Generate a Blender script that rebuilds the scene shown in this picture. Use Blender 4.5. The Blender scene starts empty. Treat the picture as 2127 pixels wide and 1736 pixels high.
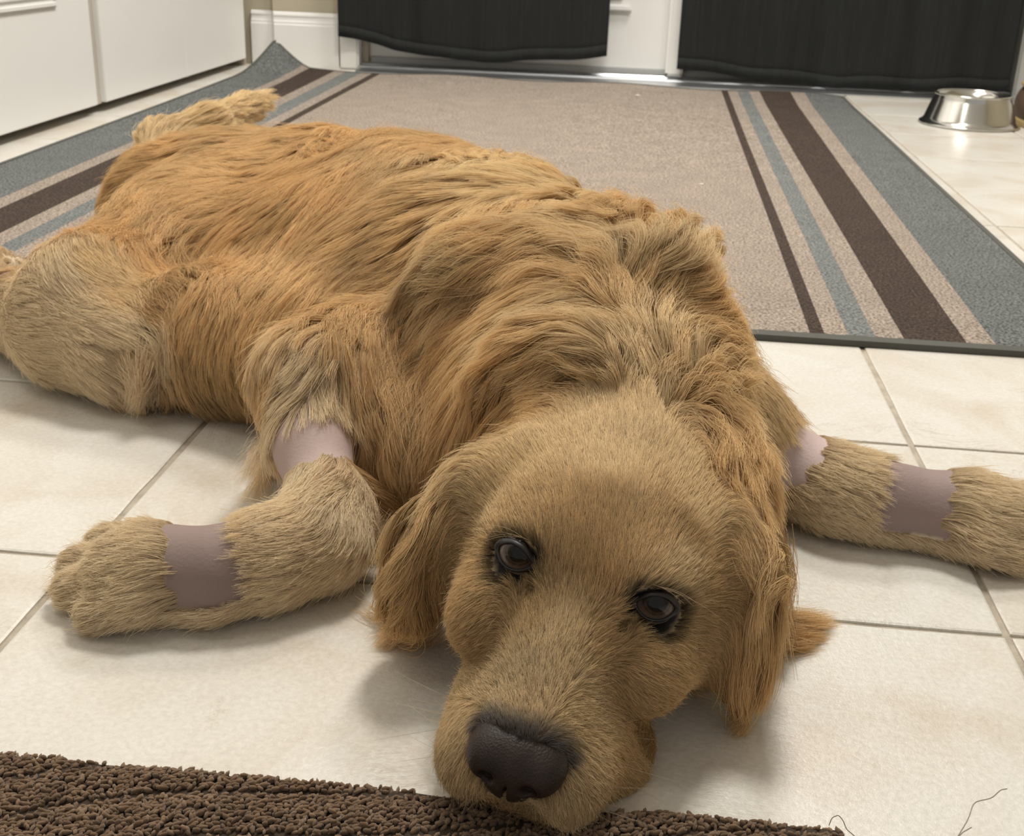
import bpy, bmesh, math, random, time
import numpy as np
from mathutils import Vector, Matrix
from mathutils.kdtree import KDTree

T0 = time.time()
random.seed(7)
rng = np.random.default_rng(11)
sc = bpy.context.scene
col = sc.collection

# ------------------------------------------------------------------ camera
W, H = 2127, 1736
TILE = 0.31
FPX = 2492.6
CAM = np.array([0.3604729, -1.0042439, 0.4129395])
RW = np.array([[0.99361, 0.10805, 0.03271], [0.07118, -0.37469, -0.92441], [-0.08763, 0.92083, -0.37999]])
cam_d = bpy.data.cameras.new('camera')
cam = bpy.data.objects.new('camera', cam_d)
col.objects.link(cam)
M = Matrix.Identity(4)
for i in range(3):
    M[i][0] = RW[0][i]
    M[i][1] = -RW[1][i]
    M[i][2] = -RW[2][i]
    M[i][3] = CAM[i]
cam.matrix_world = M
cam_d.sensor_fit = 'HORIZONTAL'
cam_d.sensor_width = 36.0
cam_d.lens = FPX / W * 36.0
cam_d.clip_start = 0.01
cam_d.clip_end = 50
cam_d.dof.use_dof = True
cam_d.dof.focus_distance = 0.66
cam_d.dof.aperture_fstop = cam_d.lens / 1000 / 0.0016
sc.camera = cam

# ------------------------------------------------------------------ world, lights, exposure
world = bpy.data.worlds.new('room_light')
sc.world = world
world.use_nodes = True
world.node_tree.nodes['Background'].inputs[0].default_value = (1.0, 0.96, 0.90, 1)
world.node_tree.nodes['Background'].inputs[1].default_value = 0.40


def area(name, loc, target, size, power, color, sy=None):
    d = bpy.data.lights.new(name, 'AREA')
    d.energy = power
    d.color = color
    d.size = size
    if sy:
        d.shape = 'RECTANGLE'
        d.size_y = sy
    o = bpy.data.objects.new(name, d)
    col.objects.link(o)
    o.location = loc
    o.rotation_euler = (Vector(target) - Vector(loc)).to_track_quat('-Z', 'Y').to_euler()
    return o


area('ceiling_lamp', (0.35, 0.75, 2.35), (0.3, 0.3, 0), 0.45, 42, (1.0, 0.955, 0.885))
area('front_fill_lamp', (-0.5, -0.55, 2.3), (0.2, -0.2, 0), 0.6, 5.5, (1.0, 0.94, 0.87))  # unseen lamp, set as front fill on the face
area('back_fill_lamp', (0.55, 1.9, 2.35), (-0.2, 1.9, 0.2), 0.5, 36, (1.0, 0.96, 0.91))  # unseen lamp, strengthened to brighten the closet doors and back wall
sc.view_settings.view_transform = 'Standard'
sc.view_settings.look = 'None'
sc.view_settings.gamma = 1
sc.view_settings.use_curve_mapping = False
sc.view_settings.exposure = 0.0
sc.cycles.use_denoising = True
sc.cycles.max_bounces = 7
sc.cycles.adaptive_threshold = 0.02


# ------------------------------------------------------------------ helpers
def at(x, y, z):
    """the point at height z that the photograph shows at pixel x, y"""
    d = RW.T @ np.array([(x - W / 2) / FPX, (y - H / 2) / FPX, 1.0])
    return CAM + (z - CAM[2]) / d[2] * d


def tag(o, label=None, cat=None, group=None, kind=None):
    if label:
        o['label'] = label
    if cat:
        o['category'] = cat
    if group:
        o['group'] = group
    if kind:
        o['kind'] = kind
    return o


def link(name, me, m=None, parent=None):
    o = bpy.data.objects.new(name, me)
    col.objects.link(o)
    if m is not None:
        for k in (m if isinstance(m, (list, tuple)) else [m]):
            me.materials.append(k)
    if parent is not None:
        o.parent = parent
    return o


def empty(name, loc=(0, 0, 0)):
    o = bpy.data.objects.new(name, None)
    col.objects.link(o)
    o.location = loc
    return o


def pydata(name, v, f, smooth=False):
    me = bpy.data.meshes.new(name)
    me.from_pydata([tuple(a) for a in v], [], [tuple(a) for a in f])
    if smooth:
        me.polygons.foreach_set('use_smooth', [True] * len(me.polygons))
    me.update()
    return me


def box(name, lo, hi, m, parent=None, bev=0.0, seg=2):
    bm = bmesh.new()
    bmesh.ops.create_cube(bm, size=1)
    lo, hi = Vector(lo), Vector(hi)
    for v in bm.verts:
        v.co = Vector([(lo[i] + hi[i]) / 2 + v.co[i] * (hi[i] - lo[i]) for i in range(3)])
    if bev:
        bmesh.ops.bevel(bm, geom=bm.edges[:], offset=bev, segments=seg, affect='EDGES')
    me = bpy.data.meshes.new(name)
    bm.to_mesh(me)
    bm.free()
    return link(name, me, m, parent)


def loft(name, prof, path, m, parent=None, smooth=True, closed=False):
    """prof: list of (offset, height); path: list of (origin, side dir, up dir)"""
    v, f = [], []
    n = len(prof)
    for o, s, u in path:
        for a, b in prof:
            v.append(Vector(o) + Vector(s) * a + Vector(u) * b)
    for i in range(len(path) - 1):
        for j in range(n - 1 + (1 if closed else 0)):
            k = (j + 1) % n
            f.append((i * n + j, i * n + k, (i + 1) * n + k, (i + 1) * n + j))
    f.append(tuple(range(n))[::-1])
    f.append(tuple((len(path) - 1) * n + j for j in range(n)))
    me = pydata(name, v, f, False)
    return link(name, me, m, parent)


def lathe(name, prof, m, parent=None, seg=64, center=(0, 0, 0)):
    v, f = [], []
    n = len(prof)
    for i in range(seg):
        a = 2 * math.pi * i / seg
        for r, z in prof:
            v.append((center[0] + r * math.cos(a), center[1] + r * math.sin(a), center[2] + z))
    for i in range(seg):
        for j in range(n - 1):
            k = (i + 1) % seg
            f.append((i * n + j, k * n + j, k * n + j + 1, i * n + j + 1))
    return link(name, pydata(name, v, f, True), m, parent)


# ------------------------------------------------------------------ materials
class NT:
    def __init__(s, name):
        s.m = bpy.data.materials.new(name)
        s.m.use_nodes = True
        s.t = s.m.node_tree
        s.b = s.t.nodes['Principled BSDF']

    def n(s, kind, **kw):
        q = s.t.nodes.new(kind)
        for k, v in kw.items():
            if k.startswith('_'):
                q.inputs[k[1:].replace('_', ' ')].default_value = v
            else:
                setattr(q, k, v)
        return q

    def l(s, a, b):
        s.t.links.new(a, b)


def ramp(nt, fac, stops):
    r = nt.n('ShaderNodeValToRGB')
    while len(r.color_ramp.elements) < len(stops):
        r.color_ramp.elements.new(0.5)
    for e, (p, c) in zip(r.color_ramp.elements, stops):
        e.position = p
        e.color = (*c, 1)
    nt.l(fac, r.inputs[0])
    return r.outputs[0]


def mixc(nt, fac, a, b, mode='MIX'):
    x = nt.n('ShaderNodeMix', data_type='RGBA', blend_type=mode)
    if isinstance(fac, float):
        x.inputs[0].default_value = fac
    else:
        nt.l(fac, x.inputs[0])
    for i, c in ((6, a), (7, b)):
        if isinstance(c, tuple):
            x.inputs[i].default_value = (*c, 1)
        else:
            nt.l(c, x.inputs[i])
    return x.outputs[2]


def simple(name, c, rough=0.5, metal=0.0, noise=None, bump=0.0, bscale=200.0, spec=0.5):
    nt = NT(name)
    nt.b.inputs['Roughness'].default_value = rough
    nt.b.inputs['Metallic'].default_value = metal
    nt.b.inputs['Specular IOR Level'].default_value = spec
    co = nt.n('ShaderNodeTexCoord').outputs['Object']
    nz = nt.n('ShaderNodeTexNoise', _Scale=noise[0] if noise else 6.0, _Detail=5.0)
    nt.l(co, nz.inputs['Vector'])
    k = noise[1] if noise else 0.06
    nt.l(ramp(nt, nz.outputs[0], [(0.3, tuple(x * (1 - k) for x in c)), (0.7, tuple(min(1, x * (1 + k)) for x in c))]),
         nt.b.inputs['Base Color'])
    if bump:
        n2 = nt.n('ShaderNodeTexNoise', _Scale=bscale, _Detail=3.0)
        nt.l(co, n2.inputs['Vector'])
        bp = nt.n('ShaderNodeBump', _Strength=bump, _Distance=0.001)
        nt.l(n2.outputs[0], bp.inputs['Height'])
        nt.l(bp.outputs[0], nt.b.inputs['Normal'])
    return nt.m


def tile_mat():
    nt = NT('cream_ceramic_tile')
    g = nt.n('ShaderNodeNewGeometry').outputs['Position']
    inf = nt.n('ShaderNodeObjectInfo')
    ad = nt.n('ShaderNodeVectorMath', operation='SCALE')
    cmb = nt.n('ShaderNodeCombineXYZ')
    nt.l(inf.outputs['Random'], cmb.inputs[0])
    nt.l(inf.outputs['Random'], cmb.inputs[1])
    nt.l(cmb.outputs[0], ad.inputs[0])
    ad.inputs['Scale'].default_value = 40
    a2 = nt.n('ShaderNodeVectorMath', operation='ADD')
    nt.l(g, a2.inputs[0])
    nt.l(ad.outputs[0], a2.inputs[1])
    v = a2.outputs[0]
    big = nt.n('ShaderNodeTexNoise', _Scale=7.0, _Detail=6.0, _Roughness=0.62, _Distortion=0.6)
    nt.l(v, big.inputs['Vector'])
    fine = nt.n('ShaderNodeTexNoise', _Scale=260.0, _Detail=4.0, _Roughness=0.7)
    nt.l(v, fine.inputs['Vector'])
    c = ramp(nt, big.outputs[0], [(0.32, (0.66, 0.59, 0.50)), (0.5, (0.735, 0.705, 0.64)), (0.68, (0.77, 0.76, 0.715))])
    c = mixc(nt, 0.35, c, ramp(nt, fine.outputs[0], [(0.35, (0.62, 0.60, 0.56)), (0.65, (1.0, 1.0, 1.0))]), 'MULTIPLY')
    # short tan veins and pits as in printed travertine
    vn = nt.n('ShaderNodeTexNoise', _Scale=5.0, _Detail=8.0, _Roughness=0.75, _Distortion=1.4)
    nt.l(v, vn.inputs['Vector'])
    vr = ramp(nt, vn.outputs[0], [(0.488, (0, 0, 0)), (0.5, (1, 1, 1)), (0.512, (0, 0, 0))])
    pm = nt.n('ShaderNodeTexNoise', _Scale=9.0, _Detail=2.0)
    nt.l(v, pm.inputs['Vector'])
    pr = ramp(nt, pm.outputs[0], [(0.56, (0, 0, 0)), (0.66, (0.5, 0.5, 0.5))])
    mk = mixc(nt, 1.0, vr, pr, 'MULTIPLY')
    c = mixc(nt, mk, c, (0.42, 0.34, 0.26))
    nt.l(c, nt.b.inputs['Base Color'])
    nt.b.inputs['Roughness'].default_value = 0.32
    b1 = nt.n('ShaderNodeBump', _Strength=0.25, _Distance=0.0015)
    nt.l(fine.outputs[0], b1.inputs['Height'])
    b2 = nt.n('ShaderNodeBump', _Strength=0.5, _Distance=0.002)
    nt.l(vn.outputs[0], b2.inputs['Height'])
    nt.l(b1.outputs[0], b2.inputs['Normal'])
    nt.l(b2.outputs[0], nt.b.inputs['Normal'])
    return nt.m


def mat_mat(name, c, spk, amt=0.8):
    nt = NT(name)
    g = nt.n('ShaderNodeNewGeometry').outputs['Position']
    n1 = nt.n('ShaderNodeTexNoise', _Scale=300.0, _Detail=2.0)
    nt.l(g, n1.inputs['Vector'])
    n2 = nt.n('ShaderNodeTexNoise', _Scale=16.0, _Detail=5.0)
    nt.l(g, n2.inputs['Vector'])
    cc = ramp(nt, n1.outputs[0], [(0.36, spk), (0.5, c), (0.66, tuple(min(1, x * 1.35 + 0.02) for x in c))])
    cc = mixc(nt, 0.5, cc, ramp(nt, n2.outputs[0], [(0.3, (0.8, 0.8, 0.8)), (0.7, (1.1, 1.08, 1.06))]), 'MULTIPLY')
    nt.l(cc, nt.b.inputs['Base Color'])
    nt.b.inputs['Roughness'].default_value = 0.95
    nt.b.inputs['Specular IOR Level'].default_value = 0.1
    bp = nt.n('ShaderNodeBump', _Strength=0.8, _Distance=0.002)
    nt.l(n1.outputs[0], bp.inputs['Height'])
    nt.l(bp.outputs[0], nt.b.inputs['Normal'])
    return nt.m


M_TILE = tile_mat()
M_GROUT = simple('grout', (0.42, 0.37, 0.30), 0.9, noise=(60, 0.2), bump=0.5, bscale=600)
M_WHITE = simple('white_paint', (0.84, 0.835, 0.81), 0.42, noise=(2.5, 0.02))
M_WALL = simple('beige_wall_paint', (0.50, 0.45, 0.34), 0.8, bump=0.15)
M_DARK = simple('under_door_shade', (0.06, 0.05, 0.045), 0.9)
M_ALU = simple('aluminium', (0.60, 0.62, 0.64), 0.32, 1.0, bump=0.1, bscale=80)
M_STEEL = simple('stainless_steel', (0.66, 0.65, 0.62), 0.16, 1.0)
M_TAUPE = mat_mat('mat_taupe', (0.325, 0.275, 0.23), (0.15, 0.12, 0.10))
M_BROWNST = mat_mat('mat_dark_brown', (0.062, 0.045, 0.036), (0.035, 0.026, 0.02))
M_BLUEGR = mat_mat('mat_blue_grey', (0.178, 0.188, 0.184), (0.08, 0.085, 0.085))
M_GREY = mat_mat('mat_grey', (0.150, 0.158, 0.155), (0.05, 0.054, 0.054))
M_BIND = simple('mat_binding', (0.085, 0.085, 0.075), 0.85, bump=0.4, bscale=500)
M_RUG = simple('rug_backing', (0.05, 0.032, 0.02), 0.95)


def curtain_mat():
    nt = NT('charcoal_curtain_cloth')
    co = nt.n('ShaderNodeTexCoord').outputs['Object']
    mp = nt.n('ShaderNodeMapping')
    mp.inputs['Scale'].default_value = (260, 260, 6)
    nt.l(co, mp.inputs['Vector'])
    nz = nt.n('ShaderNodeTexNoise', _Scale=1.0, _Detail=4.0)
    nt.l(mp.outputs[0], nz.inputs['Vector'])
    nt.l(ramp(nt, nz.outputs[0], [(0.2, (0.014, 0.015, 0.015)), (0.8, (0.026, 0.028, 0.028))]), nt.b.inputs['Base Color'])
    nt.b.inputs['Roughness'].default_value = 0.9
    nt.b.inputs['Specular IOR Level'].default_value = 0.2
    return nt.m


M_CURT = curtain_mat()


# ------------------------------------------------------------------ the setting: floor, walls, doors
floor = box('floor', (-2.2, -1.6, -0.03), (3.0, 4.2, -0.0022), M_GROUT)
tag(floor, kind='structure')
gap = 0.0036
tile_meshes = []
for k in range(4):
    bm = bmesh.new()
    s = TILE / 2 - gap / 2 * (1 + 0.25 * k / 3)
    pts = []
    n = 9
    for side in range(4):
        for i in range(n):
            t = -1 + 2 * i / n
            a, b = [(t, -1), (1, t), (-t, 1), (-1, -t)][side]
            jit = random.uniform(-0.0005, 0.0005)
            pts.append((a * s + (jit if abs(b) < 1 else 0) * 1, b * s + (jit if abs(a) < 1 else 0)))
    ins = 0.0022
    top = [bm.verts.new((a * (1 - ins / s), b * (1 - ins / s), 0)) for a, b in pts]
    mid = [bm.verts.new((a * (1 - ins * 0.25 / s), b * (1 - ins * 0.25 / s), -0.0007)) for a, b in pts]
    bot = [bm.verts.new((a, b, -0.006)) for a, b in pts]
    bm.faces.new(top)
    N = len(pts)
    for i in range(N):
        j = (i + 1) % N
        bm.faces.new((mid[i], mid[j], top[j], top[i]))
        bm.faces.new((bot[i], bot[j], mid[j], mid[i]))
    me = bpy.data.meshes.new('tile')
    bm.to_mesh(me)
    bm.free()
    me.materials.append(M_TILE)
    tile_meshes.append(me)
for u in range(-4, 8):
    for v in range(-4, 9):
        if v < -2 and (u < 0 or u > 3):
            continue
        o = bpy.data.objects.new('tile', tile_meshes[(u * 3 + v * 5) % 4])
        col.objects.link(o)
        o.parent = floor
        o.location = ((u + 0.5) * TILE, (v + 0.5) * TILE, random.uniform(-0.0002, 0.0002))
        o.rotation_euler = (0, 0, math.pi / 2 * random.randrange(4))

wx = -0.81
BY = 2.62
# left wall above and around the closet doors
wl = box('wall_left', (wx - 0.15, -1.6, 0), (wx - 0.09, 3.4, 2.5), M_WALL)
tag(wl, kind='structure')
fl = box('gap_shade_strip', (wx - 0.09, -0.6, -0.004), (wx - 0.03, 2.6, -0.001), M_DARK)  # dark strip standing in for the shade under the closet doors
tag(fl, kind='structure')


def closet_door(name, y0, y1, fold=None, mold=None):
    d = box(name, (wx - 0.035, y0, 0.021), (wx, y1, 2.05), M_WHITE, bev=0.002)
    tag(d, kind='structure')
    if mold:
        z0, ya, yb = mold
        box('panel_molding', (wx - 0.002, ya, z0), (wx + 0.006, yb, z0 + 0.012), M_WHITE, d, bev=0.003)
        box('panel_molding', (wx - 0.002, ya + 0.015, z0 + 0.018), (wx + 0.004, yb - 0.015, z0 + 0.026), M_WHITE, d, bev=0.002)
        box('panel_molding', (wx - 0.002, yb - 0.012, z0 + 0.012), (wx + 0.006, yb, 0.9), M_WHITE, d, bev=0.003)
    if fold:
        box('fold_line', (wx - 0.001, fold - 0.0006, 0.02), (wx + 0.0006, fold + 0.0006, 2.04), M_WHITE, d)
    return d


closet_door('door_1', -0.62, 0.52)
closet_door('door_2', 0.53, 1.555, None, (0.232, 0.62, 1.405))
closet_door('door_3', 1.600, 2.585, 2.10, None)
dv = box('trim_5', (wx - 0.03, 1.55, 0.018), (wx - 0.014, 1.605, 2.05), simple('warm_white', (0.50, 0.46, 0.40), 0.5))
tag(dv, kind='structure')
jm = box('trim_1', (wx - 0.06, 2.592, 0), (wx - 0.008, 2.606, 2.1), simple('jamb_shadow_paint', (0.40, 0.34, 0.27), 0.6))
tag(jm, kind='structure')

# back wall in two offsets, with a moulded baseboard that follows the jog
wb = box('wall_back', (wx - 0.15, BY + 0.028, 0), (-0.735, BY + 0.12, 2.5), M_WALL)
tag(wb, kind='structure')
wb2 = box('wall_back_2', (-0.735, BY + 0.004, 0), (-0.535, BY + 0.12, 2.5), M_WALL)
tag(wb2, kind='structure')
prof = [(0, 0), (0, 0.118), (0.004, 0.121), (0.004, 0.127), (0.0075, 0.131), (0.0085, 0.139), (0.006, 0.145),
        (0.009, 0.151), (0.014, 0.155), (0.014, 0)]
pth = []
for (x, y), sdir in (((wx + 0.004, BY + 0.012), (0, 1, 0)), ((-0.742, BY + 0.012), (-0.4, 1, 0)),
                     ((-0.728, BY - 0.012), (-0.4, 1, 0)), ((-0.53, BY - 0.012), (0, 1, 0))):
    pth.append(((x, y, 0), sdir, (0, 0, 1)))
bb = loft('baseboard_back', prof, pth, M_WHITE)
tag(bb, kind='structure')
# door casing, door frame, the door itself
c1 = box('trim_2', (-0.535, BY - 0.018, 0), (-0.475, BY + 0.1, 2.2), M_WHITE, bev=0.006)
tag(c1, kind='structure')
c1b = box('trim_3', (-0.475, BY + 0.03, 0.0), (-0.455, BY + 0.12, 2.2), simple('door_frame_tan', (0.50, 0.44, 0.35), 0.5), bev=0.003)
tag(c1b, kind='structure')
dr = box('door_4', (-0.455, BY + 0.045, 0.028), (0.435, BY + 0.085, 2.1), M_WHITE, bev=0.003)
tag(dr, kind='structure')
for z0, z1 in ((0.19, 0.212),):
    box('panel_molding', (-0.36, BY + 0.031, z0), (0.316, BY + 0.047, z1), M_WHITE, dr, bev=0.006)
    box('panel_molding', (-0.33, BY + 0.036, z1 + 0.012), (0.290, BY + 0.047, z1 + 0.02), M_WHITE, dr, bev=0.004)
box('door_sweep', (-0.45, BY + 0.035, 0.016), (0.43, BY + 0.06, 0.036), simple('sweep', (0.45, 0.46, 0.46), 0.5), dr, bev=0.003)
c2 = box('trim_4', (0.425, BY - 0.012, 0.022), (0.475, BY + 0.1, 2.2), M_WHITE, bev=0.008)
tag(c2, kind='structure')
sd = box('window_1', (0.475, BY + 0.05, 0.03), (1.40, BY + 0.09, 2.1), M_WHITE)
tag(sd, kind='structure')
box('window_frame', (0.475, BY + 0.02, 0.0), (1.40, BY + 0.06, 0.036), simple('grey_frame', (0.36, 0.37, 0.36), 0.5), sd, bev=0.004)
c3 = box('trim_6', (1.40, BY - 0.02, 0), (1.44, BY + 0.1, 2.2), simple('grey_white_paint', (0.5, 0.5, 0.48), 0.5), bev=0.006)
tag(c3, kind='structure')
wb3 = box('wall_back_3', (1.44, BY + 0.0, 0), (2.9, BY + 0.12, 2.5), M_WHITE)
tag(wb3, kind='structure')
# aluminium threshold
th = loft('door_threshold', [(0, 0), (0.0, 0.004), (0.014, 0.010), (0.035, 0.012), (0.04, 0.016), (0.055, 0.017), (0.06, 0.014),
                             (0.085, 0.014), (0.09, 0.020), (0.10, 0.02), (0.10, 0)],
          [((-0.47, BY - 0.085, 0), (0, 1, 0), (0, 0, 1)), ((1.6, BY - 0.085, 0), (0, 1, 0), (0, 0, 1))], M_ALU)
tag(th, 'ribbed aluminium threshold strip on the floor below the dark curtains', 'threshold')
# walls out of view close the room
for nm, lo, hi in (('wall_right', (2.9, -1.6, 0), (3.0, 2.7, 2.5)),):
    tag(box(nm, lo, hi, M_WALL), kind='structure')
ce = box('ceiling', (-2.2, -1.6, 2.5), (3.0, 2.8, 2.56), M_WHITE)
tag(ce, kind='structure')


# ------------------------------------------------------------------ curtains
def curtain(name, x0, x1, y, hem, folds, amp, label, seed):
    r = random.Random(seed)
    nx, nz = 150, 26
    ph = [r.uniform(0, 6.28) for _ in range(6)]
    v, f = [], []
    for k in range(nz + 1):
        t = k / nz
        for i in range(nx + 1):
            s = i / nx
            zb = np.interp(s, [h[0] for h in hem], [h[1] for h in hem])
            z = zb + t * (1.25 - zb)
            fold = sum(math.sin(s * fr * 6.28 + p + 0.4 * t) * a for fr, p, a in
                       ((folds, ph[0], 1.0), (folds * 1.7, ph[1], 0.55), (folds * 2.9, ph[2], 0.3)))
            d = amp * fold * (1 - 0.25 * t)
            z += 0.003 * math.sin(s * folds * 6.28 + ph[3]) * (1 - t)
            v.append((x0 + (x1 - x0) * s + 0.25 * d, y + d, z))
    for k in range(nz):
        for i in range(nx):
            a = k * (nx + 1) + i
            f.append((a, a + 1, a + nx + 2, a + nx + 1))
    me = pydata(name, v, f, True)
    o = link(name, me, M_CURT)
    md = o.modifiers.new('thick', 'SOLIDIFY')
    md.thickness = 0.0025
    tag(o, label, 'curtain')
    # stitched hem band
    v, f = [], []
    for i in range(nx + 1):
        s = i / nx
        zb = np.interp(s, [h[0] for h in hem], [h[1] for h in hem])
        fold = sum(math.sin(s * fr * 6.28 + p) * a for fr, p, a in
                   ((folds, ph[0], 1.0), (folds * 1.7, ph[1], 0.55), (folds * 2.9, ph[2], 0.3)))
        d = amp * fold
        zb += 0.003 * math.sin(s * folds * 6.28 + ph[3])
        for dz in (0.0, 0.032):
            v.append((x0 + (x1 - x0) * s + 0.25 * d, y + d - 0.0016, zb + dz))
    for i in range(nx):
        f.append((2 * i, 2 * i + 2, 2 * i + 3, 2 * i + 1))
    h = link('hem', pydata('hem', v, f, True), M_CURT, o)
    md = h.modifiers.new('thick', 'SOLIDIFY')
    md.thickness = 0.0012
    return o


curtain('curtain', -0.522, 0.256, BY - 0.045, [(0, 0.098), (0.2, 0.066), (0.45, 0.042), (0.62, 0.045), (0.8, 0.056), (1, 0.072)], 3.2, 0.0075,
        'narrower charcoal curtain hanging over the white door, left of the gap', 5)
curtain('curtain', 0.455, 1.375, BY - 0.055, [(0, 0.05), (0.25, 0.03), (0.5, 0.018), (0.75, 0.022), (1, 0.03)], 4.0, 0.0055,
        'wider charcoal curtain behind the steel bowl, reaching almost to the floor', 9)


# ------------------------------------------------------------------ striped floor mat
def corner_d(s, t):
    return math.hypot(s * 1.6 / 0.16, (1 - t) * 2.22 / 0.20)


def mat_h(s, t):
    """height of the mat top at s across (0 left .. 1 right), t along (0 front .. 1 back)"""
    h = 0.006
    h += 0.0012 * math.sin(9 * s + 2 * t) * math.sin(7 * t)
    if t > 0.9:
        h += 0.008 * (t - 0.9) / 0.1 * (0.5 + 0.5 * math.sin(s * 21 + 1.0))
    d = corner_d(s, t)
    if d < 1:
        h += 0.074 * (1 - d) ** 1.5
    return h


MAT_F = [-.700, -.577, -.546, -.479, -.448, -.419, -.393, -.377, .565, .581, .607, .636, .667, .734, .765, .888]
MAT_B = [-.745, -.627, -.598, -.521, -.487, -.440, -.408, -.385, .581, .598, .624, .656, .684, .768, .806, .903]
MAT_S = [(x + .70) / 1.588 for x in MAT_F]


def mat_xy(s, t):
    xf = np.interp(s, MAT_S, MAT_F) + (min(s, 0) + max(s - 1, 0)) * 1.6
    xb = np.interp(s, MAT_S, MAT_B) + (min(s, 0) + max(s - 1, 0)) * 1.6
    x = xf + (xb - xf) * t
    y = 0.277 + t * (2.225 - 0.055 * s)
    if t > 0.97:
        y += 0.010 * math.sin(s * 17) * (t - 0.97) / 0.03
    d = corner_d(s, t)
    if d < 1:
        x += .062 * (1 - d)
        y -= .03 * (1 - d)
    return x, y


mat_root = empty('floor_mat', (0.15, 1.37, 0))
tag(mat_root, 'taupe floor mat with brown and blue-grey side stripes under the dog', 'mat')
mt_ = [('grey_field', M_GREY), ('taupe_stripe', M_TAUPE), ('brown_stripe', M_BROWNST), ('taupe_stripe', M_TAUPE),
       ('blue_stripe', M_BLUEGR), ('taupe_stripe', M_TAUPE), ('brown_stripe', M_BROWNST), ('taupe_field', M_TAUPE),
       ('brown_stripe', M_BROWNST), ('taupe_stripe', M_TAUPE), ('blue_stripe', M_BLUEGR), ('taupe_stripe', M_TAUPE),
       ('brown_stripe', M_BROWNST), ('taupe_stripe', M_TAUPE), ('grey_field', M_GREY)]
L_ = [(MAT_S[i], MAT_S[i + 1]) + mt_[i] for i in range(15)]


def mat_strip(name, s0, s1, t0, t1, m, dz=0.0, ns=None, nt=90, jit=0.0):
    ns = ns or max(2, int((s1 - s0) / 0.012))
    v, f = [], []
    for j in range(nt + 1):
        t = t0 + (t1 - t0) * j / nt
        for i in range(ns + 1):
            s = s0 + (s1 - s0) * i / ns
            x, y = mat_xy(s, t)
            v.append((x, y, mat_h(s, t) + dz))
    n1 = len(v)
    for j in range(nt + 1):
        t = t0 + (t1 - t0) * j / nt
        for i in range(ns + 1):
            s = s0 + (s1 - s0) * i / ns
            x, y = mat_xy(s, t)
            v.append((x, y, mat_h(s, t) - 0.0055))
    for j in range(nt):
        for i in range(ns):
            a = j * (ns + 1) + i
            f.append((a, a + 1, a + ns + 2, a + ns + 1))
            f.append((n1 + a, n1 + a + ns + 1, n1 + a + ns + 2, n1 + a + 1))
    for j in range(nt):
        a = j * (ns + 1)
        f.append((a, a + ns + 1, n1 + a + ns + 1, n1 + a))
        a += ns
        f.append((a, n1 + a, n1 + a + ns + 1, a + ns + 1))
    for i in range(ns):
        f.append((i, n1 + i, n1 + i + 1, i + 1))
        a = nt * (ns + 1) + i
        f.append((a, a + 1, n1 + a + 1, n1 + a))
    o = link(name, pydata(name, v, f), m, mat_root)
    o.matrix_parent_inverse = Matrix.Translation(-mat_root.location)
    return o


for i, (a, b, nm, m) in enumerate(L_):
    mat_strip(nm, a, b, 0.004, 0.997, m)
mat_strip('binding', -0.005, 0.0, -0.004, 1.001, M_BIND, 0.0012, 1)
mat_strip('binding', 1.0, 1.005, -0.004, 1.001, M_BIND, 0.0012, 1)
mat_strip('binding', -0.005, 1.005, -0.004, 0.004, M_BIND, 0.0015, 60, 2)
mat_strip('binding', -0.005, 1.005, 0.997, 1.001, M_BIND, 0.0012, 60, 2)

# ------------------------------------------------------------------ brown rug in front
def rug_z(x, y):
    q = math.hypot((x - .332) / .060, (y + .525) / .045)
    return .0085 - .0030 * max(0, 1 - q) ** .6 if q < 1 else .0085


pA = at(0, 1556, .008)
pB = at(1752, 1712, .008)
ex = (pB - pA) / np.linalg.norm(pB - pA)
ey = np.array([ex[1], -ex[0], 0])
pA = pA - ex * 0.25
RL = np.linalg.norm(pB - pA)
rug = empty('rug', tuple(pA + ex * RL / 2 + ey * .2))
tag(rug, 'chocolate brown looped bath rug under the nose of the dog', 'rug')
v, f = [], []
nx, ny = 60, 12
for j in range(ny + 1):
    for i in range(nx + 1):
        p = pA + ex * RL * i / nx + ey * .42 * j / ny
        v.append((p[0], p[1], max(.0022, rug_z(p[0], p[1]) - .0045)))
n1 = len(v)
v += [(a, b, .0004) for a, b, c in v[:n1]]
for j in range(ny):
    for i in range(nx):
        a = j * (nx + 1) + i
        f.append((a, a + nx + 1, a + nx + 2, a + 1))
        f.append((n1 + a, n1 + a + 1, n1 + a + nx + 2, n1 + a + nx + 1))
for i in range(nx):
    f.append((i, i + 1, n1 + i + 1, n1 + i))
    a = ny * (nx + 1) + i
    f.append((a, n1 + a, n1 + a + 1, a + 1))
for j in range(ny):
    a = j * (nx + 1)
    f.append((a, n1 + a, n1 + a + nx + 1, a + nx + 1))
    a += nx
    f.append((a, a + nx + 1, n1 + a + nx + 1, n1 + a))
o = link('backing', pydata('backing', v, f), M_RUG, rug)
o.matrix_parent_inverse = Matrix.Translation(-rug.location)


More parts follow.
